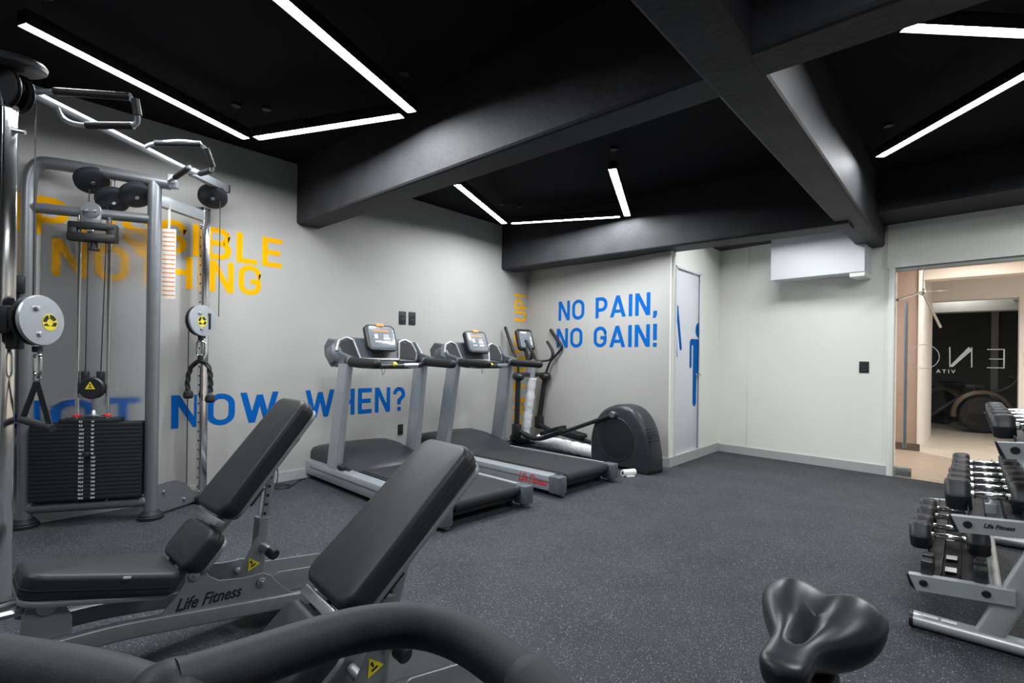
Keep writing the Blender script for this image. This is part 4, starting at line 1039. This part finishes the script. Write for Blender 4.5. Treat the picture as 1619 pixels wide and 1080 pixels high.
# ================================================================== ADJUSTABLE BENCHES
def make_bench(label, loc, rz, da=0.0):
    b = thing('adjustable_bench', label, 'weight bench', loc, rz, 'adjustable benches')
    # local x runs from the seat end to the head end, +y away from the camera; numbers are x+.7 along, z up
    def L(x, z, y=0.0): return Vector((x-.7, y, z))
    ca, sa = math.cos(R(da)), math.sin(R(da))
    def K(x, z, y=0.0): dx, dz = x-.60, z-.36; return L(.60 + dx*ca - dz*sa, .36 + dx*sa + dz*ca, y)
    def pad(name, x0, z0, x1, z1, w0, w1, th, rc=.05, re=.02):
        fn = L if name == 'seat_pad' else K
        a, c = fn(x0, z0), fn(x1, z1); d = (c-a); Ln = d.length; d.normalize(); up = Vector((-d.z, 0, d.x)); m_ = (a+c)/2 - up*th
        mb = MB(); mb.slab(m_, d, Vector((0, 1, 0)), Ln/2, (w0+w1)/4, th, rc, re, 8, 4, taper=(w1-w0)/(w0+w1), dome=.008)
        p = mb.build(name, 'vinyl', b, smooth=50)
        mb = MB(); hw = (w0+w1)/4
        mb.tube([m_ + up*(th*.42) + d*x + Vector((0, y*(1 + (w1-w0)/(w0+w1)*x/(Ln/2)), 0)) for x, y in rrect(Ln/2+.0005, hw+.0005, rc, 8)], .0028, seg=6, closed=True)
        mb.build('piping', 'rubber', p)
        mb = MB(); mb.slab(m_ - up*.016, d, Vector((0, 1, 0)), Ln/2-.008, hw-.006, .018, rc, .004, 6, 2); mb.build('backing_board', 'bench_grey', p)
        return p
    sp = pad('seat_pad', .18, .478, .625, .362, .23, .31, .085)
    pad('lumbar_pad', .612, .375, .722, .505, .30, .31, .075, .045)
    pad('back_pad', .735, .560, 1.100, 1.005, .315, .275, .075, .055)
    mb = MB(); mb.slab(L(.44, .405, -.158), Vector((1, 0, -.26)), Vector((0, 0, 1)), .012, .004, .002, .002, .0005, 2, 1); mb.build('loose_tag', 'paper', sp)
    # backrest spine and pad brackets
    d = (K(1.10, 1.005)-K(.735, .56)).normalized(); up = Vector((-d.z, 0, d.x))
    mb = MB(); mb.beam(K(.60, .30) - up*.02, K(1.02, .905) - up*.125, .05, .05, up=up, bevel=.006); spn = mb.build('backrest_spine', 'bench_grey', b)
    mb = MB(); mb.beam(K(.728, .535, -.13) - up*.03, K(.728, .535, .13) - up*.03, .03, .03, up=up, bevel=.004); mb.build('pad_bracket', 'steel', spn)
    mb = MB(); mb.beam(K(.79, .628, -.125) - up*.100, K(.845, .695, -.125) - up*.100, .012, .012, up=up, bevel=.003); mb.build('grab_handle', 'black_plastic', spn)
    mb = MB(); mb.beam(L(.22, .385), L(.62, .28), .06, .04, bevel=.005); mb.build('seat_support', 'black_plastic', b)
    for s in (-1, 1):
        y = s*.115
        # main rail, kinked, then sloping down to the tail
        mb = MB(); mb.tube([L(.20, .215, y), L(.42, .205, y), L(1.12, .092, y), L(1.30, .062, y)], 0, .08, sq=(.036, .062, .008), up=(0, 0, 1)); rl = mb.build('main_rail', 'bench_grey', b)
        mb = MB()
        mb.prism([(-.152+.0, .212), (-.101, .262), (-.070, .313), (-.062, .352), (-.050, .371), (-.025, .372), (-.009, .352), (.019, .311), (.054, .284), (.139, .266), (.190, .262), (.228, .262), (.262, .240), (.300, .190), (.340, .150), (.372, .125), (.372, .115), (-.10, .190)],
                 (0, y - s*.0, 0), (1, 0, 0), (0, 0, 1), .008, .0015, centered=True)
        sp_ = mb.build('side_plate', 'bench_grey', b)
        for x, z, r_ in ((.662-.7, .335, .021), (.918-.7, .226, .019)):
            mb = MB(); mb.cyl((x, y, z), (x, y + s*.016, z), r_, seg=18, bev=.003); mb.build('plate_boss', 'bench_grey', sp_)
            mb = MB(); mb.cyl((x, y + s*.014, z), (x, y + s*.022, z), .009, seg=10); mb.build('plate_bolt', 'steel', sp_)
        if s < 0:
            t = text_mesh('brand_lettering', 'Life Fitness', .066, (.598-.7, y - .0045, .212), (1, 0, -.075), (.075, 0, 1), 'ink', sp_, shear=.35, off=.0012, xs=.80)
        # front bracket with pivot
        mb = MB(); mb.prism([(.17, .27), (.30, .20), (.30, .30), (.27, .375), (.235, .405), (.20, .395), (.175, .34)], L(0, 0, y*.8), (1, 0, 0), (0, 0, 1), .012, .002, centered=True)
        fb = mb.build('front_bracket', 'bench_grey', b)
        mb = MB(); mb.cyl(L(.235, .355, y*.8), L(.235, .355, y*.8 + s*.018), .027, seg=18, bev=.004); mb.cyl(L(.235, .355, y*.8 + s*.016), L(.235, .355, y*.8 + s*.026), .010, seg=10); mb.build('pivot_boss', 'steel', fb)
    mb = MB(); mb.tube([L(.235, .0, 0) + U*.06, L(.235, .36, 0)], 0, sq=(.07, .09, .01), up=(0, 1, 0)); mb.build('front_leg', 'bench_grey', b)
    mb = MB(); mb.tube([L(.21, .04, -.26), L(.21, .04, .26)], .038, seg=16); ft = mb.build('front_foot', 'bench_grey', b)
    for s in (-1, 1):
        mb = MB(); mb.cyl(L(.21, .04, s*.25), L(.21, .04, s*.285), .040, seg=18); mb.build('foot_cap', 'rubber', ft)
    mb = MB(); mb.tube([L(.20, .34, -.05), L(.08, .345, -.05), L(.06, .33, .05), L(.20, .34, .05)], .012, .03, 10); mb.build('carry_handle', 'steel', b)
    # tail: flat plate, cross foot
    mb = MB(); mb.box(L(1.10, .115), (.36, .20, .008), .003, Matrix.Rotation(R(8), 3, 'Y')); mb.build('tail_plate', 'bench_grey', b)
    mb = MB(); mb.tube([L(1.29, .04, -.23), L(1.29, .04, .23)], .036, seg=16); ft = mb.build('tail_foot', 'bench_grey', b)
    for s in (-1, 1):
        mb = MB(); mb.cyl(L(1.29, .04, s*.22), L(1.29, .04, s*.255), .038, seg=18); mb.build('foot_cap', 'rubber', ft)
        mb = MB(); mb.slab(L(1.14, .165, s*.085), (1, 0, -.14), (0, 0, 1), .16, .05, .006, .03, .002); mb.build('tail_side_plate', 'bench_grey', b)
    # telescopic prop
    p0, p1 = L(.940, .16), L(.967, .47); p2 = K(.915, .777) - up*.115
    dd = (p1-p0).normalized()
    mb = MB(); mb.tube([p0, p1], 0, sq=(.048, .056, .008), up=(0, 1, 0)); pr_ = mb.build('prop_sleeve', 'bench_grey', b)
    mb = MB(); mb.tube([p0.lerp(p1, .5), p2], 0, sq=(.034, .044, .005), up=(0, 1, 0)); pi_ = mb.build('prop_post', 'chrome', b)
    d2 = (p2-p1).normalized()
    for k in range(6):
        c = p1.lerp(p2, .08 + k*.17)
        mb = MB(); mb.cyl(c + Vector((0, -.0215, 0)), c + Vector((0, -.0230, 0)), .0075, seg=12, bev=.0003); h = mb.build('prop_hole', 'ink', pi_)
    mb = MB(); c = p0.lerp(p1, .60); mb.cyl(c + Vector((0, -.02, 0)), c + Vector((.012, -.085, -.012)), .019, seg=16); pn = mb.build('pop_pin', 'steel', pr_)
    mb = MB(); mb.cyl(c + Vector((.012, -.08, -.012)), c + Vector((.020, -.122, -.020)), .024, seg=18, bev=.004); mb.build('pop_pin_knob', 'black_plastic', b)
    mb = MB(); mb.prism([(.84, .22), (.955, .22), (.955, .36), (.935, .40)], L(0, 0, -.03), (1, 0, 0), (0, 0, 1), .008, .0015, centered=True); gs = mb.build('prop_gusset', 'bench_grey', b)
    tr = warn_triangle(gs, 'warning_sticker', (0, 0, 0), (1, 0, 0), (0, 0, 1), .058); tr.location = L(.912, .285, -.0365); tr.rotation_euler = (0, R(-25), 0)
    mb = MB(); mb.tube([L(.905, .215, -.10), L(.905, .215, .10)], .017, seg=14); mb.build('cross_tube', 'bench_grey', b)
    return b
bench = make_bench('adjustable bench with the lettered grey side plate, in front of the cable machine', (-2.375, .70, 0), R(90))
make_bench('nearest adjustable bench, its back pad rising in the centre foreground behind the handlebar', (-1.365, .650, 0), R(83), -8.5)

# ================================================================== DUMBBELL RACK
RY = 2.97; RL = 1.75
rk = thing('dumbbell_rack', 'silver three tier dumbbell rack at the right edge', 'dumbbell rack', (.2, RY, 0)); RO = Vector((.2, RY, 0))
sl = math.tan(R(4.5))
tiers = [(-.19, .16, .243), (-.045, .32, .54), (.098, .50, .878)]     # front x, back x, top z of each arm
for e, yy in enumerate((RY, RY+RL)):
    sg = 1 if e == 0 else -1
    mb = MB(RO)
    sec = [Vector((0, math.cos(R(a))*.045, .033 + math.sin(R(a))*.033)) for a in range(0, 360, 20)]
    mb.rings([[Vector((x, yy + .02, 0)) + p for p in sec] for x in (-.172, .62)]); ft = mb.build('floor_foot', 'rack_silver', rk)
    mb = MB(RO); mb.rings([[Vector((x, yy + .02, 0)) + Vector((0, p.y*1.03, .033 + (p.z-.033)*1.03)) for p in sec] for x in (-.185, -.170)]); mb.build('foot_cap', 'black_plastic', ft)
    if e == 0:
        mb = MB(RO)
        for x in (-.135, -.072): mb.poly([(x, yy - .008, .0625), (x+.052, yy - .008, .0625), (x+.052, yy + .012, .0668), (x, yy + .012, .0668)])
        mb.build('foot_sticker', 'white_ink', ft, smooth=0)
    mb = MB(RO); mb.tube([Vector((.082, yy + .02, .05)), Vector((.245, yy + .02, .46)), Vector((.47, yy + .02, 1.02))], 0, sq=(.055, .088, .012), up=(.92, 0, -.38)); upr = mb.build('upright', 'rack_silver', rk)
    for x0, x1, z in tiers:
        mb = MB(RO); t0 = Vector((x0, yy, z)); 
        sec = [(0, 0), (x1-x0, sl*(x1-x0)), (x1-x0, sl*(x1-x0)-.062), (.028, -.066), (.015, -.055)]
        mb.prism(sec, (x0, yy - .012, z), (1, 0, 0), (0, 0, 1), -.05 if False else .05, .005) if False else mb.rings([[Vector((x0+a, yy + o_, z+b_)) for a, b_ in sec] for o_ in (-.022, .022)])
        ar = mb.build('shelf_arm', 'rack_silver', rk)
        mb = MB(RO); mb.rings([[Vector((x0+a, yy + o_, z+b_)) for a, b_ in [(-.007, .001), (.001, .001), (.030, -.067), (.022, -.060), (.008, -.050)]] for o_ in (-.024, .024)]); mb.build('arm_end_cap', 'black_plastic', ar)
        for fx in (.055, .262):
            mb = MB(RO); c = Vector((x0+fx, yy - sg*.021, z - .030 + sl*fx)); mb.cyl(c, c - Vector((0, sg*.007, 0)), .0155, seg=18, bev=.003); mb.build('bolt_cap', 'black_plastic', ar)
        if e == 0 and z > .5 and z < .6:
            text_mesh('brand_lettering', 'Life Fitness', .025, (x0+.105, yy - .0228, z - .036 + sl*.105), (1, 0, sl), (0, 0, 1), 'ink', ar, shear=.35, off=.0006, org=RO, xs=.85)
        g0 = x0 + .16 if z < .3 else x0+.17
        if z < .6:
            xb = .082 + (z-.05)*.40
            mb = MB(RO); mb.rings([[Vector((a, yy + o_, b_)) for a, b_ in [(xb-.075, z-.052), (xb+.02, z-.045), (xb-.02, z-.13), (xb-.055, z-.20), (xb-.058, z-.15)]] for o_ in (-.004, .004)]); mb.build('arm_gusset', 'rack_silver', rk)
for ti, (x0, x1, z) in enumerate(tiers):
    for k, (fa, w_) in enumerate(((.085, .060), (.205, .060))):
        a, bq = Vector((x0+fa, RY+.02, z - .004 + sl*fa)), Vector((x0+fa, RY+RL-.02, z - .004 + sl*fa))
        mb = MB(RO); mb.rings([[p + Vector((dx, 0, dz)) for dx, dz in ((-.03, -.035), (-.03, .022), (-.026, .022), (-.026, -.002), (.026, .002), (.026, .022), (.03, .022), (.03, -.035))] for p in (a, bq)])
        tr_ = mb.build('shelf_rail', 'black_plastic', rk, smooth=0)
    if ti == 0:
        for bx, bz in ((-.125, .0), (.055, .014)):
            for yv in (3.01, 3.115):
                mb = MB(RO); mb.box((bx, yv, z+.034+bz), (.045, .062, .062), .006); mb.build('support_block', 'hexrubber', rk)
        mb = MB(RO)
        for yv in (RY+.30, RY+.10): mb.poly([(x0+.125, yv, z+.012), (x0+.166, yv, z+.015), (x0+.166, yv+.07, z+.015), (x0+.125, yv+.07, z+.012)])
        mb.build('shelf_label', 'paper', rk, smooth=0)
        mb = MB(RO); mb.slab(Vector((x0+.145, RY+RL/2, z-.004)), (0, 1, 0), (1, 0, .08), RL/2-.03, .030, .010, .003, .002, 2, 1); mb.build('shelf_strip', 'grille', rk)
mb = MB(RO); mb.tube([Vector((.30, RY+.03, .55)), Vector((.30, RY+RL+.01, .55))], .022, seg=14); mb.build('rear_crossbar', 'rack_silver', rk)
mb = MB(RO); mb.tube([Vector((.12, RY+.03, .10)), Vector((.12, RY+RL+.01, .10))], .024, seg=14); mb.build('rear_crossbar', 'rack_silver', rk)

def make_dumbbell(r, hl, gl, tilt=4.5):
    """hex dumbbell lying along x"""
    d = thing('hex_dumbbell', 'x', 'dumbbell', (0, 0, 0), 0, 'hex dumbbells on the rack'); d.rotation_euler = (0, R(-tilt), 0)
    hexa = [(r*math.cos(R(60*k)), r*math.sin(R(60*k))) for k in range(6)]
    for s in (-1, 1):
        mb = MB(); rs = []
        P = fillet([Vector((y, z, 0)) for y, z in hexa], r*.12, 2, True)
        for x, k in ((0, .80), (.006, .90), (.016, .98), (.026, 1.0), (hl-.026, 1.0), (hl-.016, .98), (hl-.006, .90), (hl, .80)):
            rs.append([Vector((s*(gl/2 + x), p.x*k, p.y*k*1.0)) for p in P])
        mb.rings(rs); hd = mb.build('head', 'hexrubber', d, smooth=30)
        mb = MB(); mb.lathe([(r*.30, 0), (r*.32, .001), (r*.30, .002)], (s*(gl/2 + hl), 0, 0), (s, 0, 0), 24); mb.build('head_badge', 'grille', hd)
    mb = MB(); mb.lathe([(.0185, -gl/2-.004), (.0185, -gl/2+.010), (.013, -gl/2+.016), (.0165, -gl*.2), (.0175, 0), (.0165, gl*.2), (.013, gl/2-.016), (.0185, gl/2-.010), (.0185, gl/2+.004)], (0, 0, 0), (1, 0, 0), 20)
    mb.build('handle', 'chrome', d)
    return d
def place(kind, x, y, z, label, first=[None]*9):
    if first[kind[0]] is None:
        first[kind[0]] = make_dumbbell(*kind[1]); o = first[kind[0]]
    else: o = dup(first[kind[0]])
    o.location = (x, y, z); o['label'] = label; return o
big = (0, (.083, .092, .132)); mid = (1, (.075, .086, .130)); sml = (2, (.034, .046, .125)); top = (3, (.062, .075, .150)); med = (4, (.066, .080, .130))
lowx = -.057; ord_ = ['first', 'second', 'third', 'fourth', 'fifth', 'sixth', 'seventh']
for k, (kd, y, z) in enumerate(((mid, 3.335, .343), (med, 3.555, .337), (med, 3.80, .337), (med, 4.01, .335))):
    place(kd, lowx, y, z, 'hex dumbbell on the bottom tier, %s from the near end' % ord_[k])
for k, (kd, y, z) in enumerate(((big, 3.175, .608), (mid, 3.41, .603), (mid, 3.60, .603), (med, 3.83, .597), (med, 4.05, .597), (med, 4.28, .597))):
    place(kd, .088, y, z, 'hex dumbbell on the middle tier, %s from the near end' % ord_[k])
for k, y in enumerate((3.125, 3.36, 3.60, 3.85, 4.10)):
    place(top, .238, y, .943, 'hex dumbbell on the top tier, %s from the near end' % ord_[k])

# ================================================================== UPRIGHT EXERCISE BIKE (only bars and saddle in view)
BO = Vector((-.30, .50, 0))
bk = thing('exercise_bike', 'exercise bike with black foam handlebar and wide black saddle in the foreground', 'exercise bike', BO)
mb = MB(BO)
lp = [(-.449, .120, .945), (-.447, .165, .942), (-.444, .215, .940), (-.432, .268, .940), (-.398, .312, .940), (-.350, .328, .938), (-.300, .328, .934), (-.245, .322, .928), (-.12, .305, .905), (-.04, .27, .875)]
mb.tube(lp, .0205, .05, 20, n=6); hb = mb.build('handlebar_loop', 'foam', bk)
mb = MB(BO); mb.tube([(-.262, .3235, .9305), (-.12, .305, .905), (-.035, .268, .873)], .0255, .03, 20, caps='round'); mb.build('hand_grip', 'foam', hb)
mb = MB(BO); mb.tube([(-.78, -.10, .942), (-.60, .022, .940), (-.50, .090, .934), (-.449, .120, .920), (-.40, .15, .892)], .0270, .06, 20, caps='round'); mb.build('handlebar_arm', 'foam', bk)
mb = MB(BO); mb.tube([(-.449, .10, .92), (-.43, .16, .70), (-.40, .26, .12)], .032, .05, 16); mb.build('front_column', 'platinum', bk)
mb = MB(BO); mb.ball((-.452, .118, .930), .036, .036, .034); mb.build('bar_clamp', 'rubber', bk)
# saddle: nose towards the bars
ND = Vector((-.08, -.997, 0)).normalized(); SD = Vector((-ND.y, ND.x, 0)); SC = Vector((-.192, .955, .752))
def ss(a, b, x): x = max(0, min(1, (x-a)/(b-a))); return x*x*(3-2*x)
mb = MB(BO); rs = []; NV = 30; NU = 40
for i in range(NV+1):
    v = i/NV                                                    # 0 nose, 1 tail
    x = .135 - .262*v
    hw = .036 + .064*ss(.26, .80, v) - .010*ss(.92, 1.0, v)
    ek = math.sqrt(max(0.0, 1 - max(0, (.10-v)/.10)**2)) * math.sqrt(max(0.0, 1 - (max(0, (v-.86)/.14))**2)*.90 + .10*0) if True else 1
    ek = max(ek, .06)
    ring = []
    for j in range(NU):
        a = 2*PI*j/NU; ca, sa = math.cos(a), math.sin(a)
        y = hw*ek*math.copysign(abs(ca)**.75, ca)
        th = (.030 + .018*ss(.3, .8, v))
        if sa >= 0:
            z = th*.62*ek*abs(sa)**.65
            lobes = .010*ss(.35, .85, v)*math.exp(-((abs(y)-.056)/.032)**2)
            groove = (.034*ss(.22, .36, v)*(1-.75*ss(.45, .85, v)))*math.exp(-(y/(.008+.006*v))**2)
            cz = .002*ss(.70, 1.0, v)*math.exp(-(y/.03)**2)
            ridges = .0016*math.sin(abs(y)*420)*ss(.4, .6, v)*math.exp(-((abs(y)-.032)/.012)**2)
            z += (lobes - groove*sa - cz + ridges)*sa**.4*ek
        else:
            z = -(.042 + .028*ss(.25, .7, v))*ek*abs(sa)**.7
            y *= 1 - .10*abs(sa)
        z += .012*v - .022*ss(.35, 0, v) if False else .016*ss(.5, 1, v) - .012*(1-ss(0, .35, v))
        ring.append(SC + ND*x + SD*y + U*z)
    rs.append(ring)
mb.rings(rs); sd = mb.build('saddle', 'saddle', bk, smooth=70)
mb = MB(BO)
for s in (-1, 1): mb.tube([SC + ND*.10 + SD*(s*.012) - U*.045, SC + ND*.03 + SD*(s*.022) - U*.075, SC - ND*.06 + SD*(s*.022) - U*.075, SC - ND*.11 + SD*(s*.03) - U*.03], .0045, .02, 8)
mb.build('saddle_rails', 'steel', sd)
mb = MB(BO); mb.tube([SC - ND*.035 - U*.06, SC - ND*.01 - U*.18, Vector((-.205, .86, .40)), Vector((-.24, .74, .16))], .022, .03, 16, rfun=lambda u: .020 + .016*ss(.35, .6, u)); st = mb.build('seat_post', 'steel', bk)
mb = MB(BO); mb.box(SC - ND*.02 - U*.085, (.06, .075, .04), .008, math.atan2(ND.y, ND.x)); mb.build('saddle_clamp', 'black_plastic', st)
mb = MB(BO); mb.tube([(-.40, .26, .16), (-.32, .50, .20), (-.24, .74, .16)], .06, .1, 16); mb.tube([(-.418, .20, .55), (-.33, .46, .38), (-.222, .80, .30)], .035, .1, 14); mb.build('frame_body', 'platinum', bk)
fx, fy = Vector((.235, .972, 0)).normalized(), Vector((.972, -.235, 0)).normalized(); fc = Vector((-.35, .42, .30))
mb = MB(BO); mb.lathe([(.02, -.055), (.19, -.055), (.215, -.035), (.215, .035), (.19, .055), (.02, .055)], fc, fy, 36); shd = mb.build('drive_cover', 'dark_plastic', bk)
for s in (-1, 1):
    mb = MB(BO); a = fc + fy*(s*.05); b = fc + fy*(s*.085) + U*(s*.12) + fx*(s*.11); mb.cyl(a, fc + fy*(s*.085), .02, seg=14); mb.tube([fc + fy*(s*.085), b], .013, seg=10); ck = mb.build('crank', 'steel', bk)
    mb = MB(BO); mb.box(b + fy*(s*.06) - U*.0, (.10, .095, .025), .008, math.atan2(fy.y, fy.x)); mb.build('pedal', 'rubber', ck)
for p, q_ in (((-.40, .27), 0), ((-.235, .76), 1)):
    mb = MB(BO); mb.tube([Vector((p[0]-.24, p[1]+.05, .034)), Vector((p[0]+.24, p[1]-.05, .034))], .034, seg=14, caps='round'); mb.tube([Vector((p[0], p[1], .05)), Vector((p[0], p[1], .17))], .03, seg=12); mb.build('floor_foot', 'black_plastic', bk)

# ================================================================== machines dimly seen in the dark room
def dark_machine(loc, rz, label):
    o = thing('exercise_machine', label, 'exercise machine', loc, rz, 'machines in the dark room')
    mb = MB(); mb.lathe([(.02, -.07), (.30, -.07), (.33, -.03), (.33, .03), (.30, .07), (.02, .07)], (0, 0, .34), (0, 1, 0), 32); mb.build('flywheel', 'black_plastic', o)
    mb = MB(); rs = [[Vector((r_*math.cos(R(a)), y, .34 + r_*math.sin(R(a)))) for r_, y in ((.36, -.09), (.42, -.06), (.42, .06), (.36, .09))] for a in range(10, 200, 10)]
    mb.rings(rs); mb.build('fender', 'fender', o)
    mb = MB(); mb.tube([(-.95, 0, .06), (-.3, 0, .62), (.35, 0, .78), (.5, 0, 1.0)], .035, .15, 10); mb.tube([(-.1, 0, .62), (-.1, 0, .80)], .03, seg=10); mb.build('frame', 'black_plastic', o)
    mb = MB(); mb.slab((-.1, 0, .80), (1, 0, 0), (0, 1, 0), .15, .09, .06, .06, .02); mb.build('seat', 'vinyl', o)
    mb = MB(); mb.tube([(.42, -.25, 1.02), (.5, -.18, 1.0), (.5, .18, 1.0), (.42, .25, 1.02)], .018, .05, 10); mb.build('handlebar', 'steel', o)
    for x in (-.95, .25):
        mb = MB(); mb.tube([(x, -.26, .04), (x, .26, .04)], .04, seg=10); mb.build('floor_foot', 'platinum', o)
    return o
dm = dark_machine((.20, 12.3, 0), R(12), 'dark machine with a brownish arched cover in the dark room behind the glass')
dup(dm, (-.35, 13.6, 0), R(150), 'dimmer machine farther back in the dark room behind the glass')
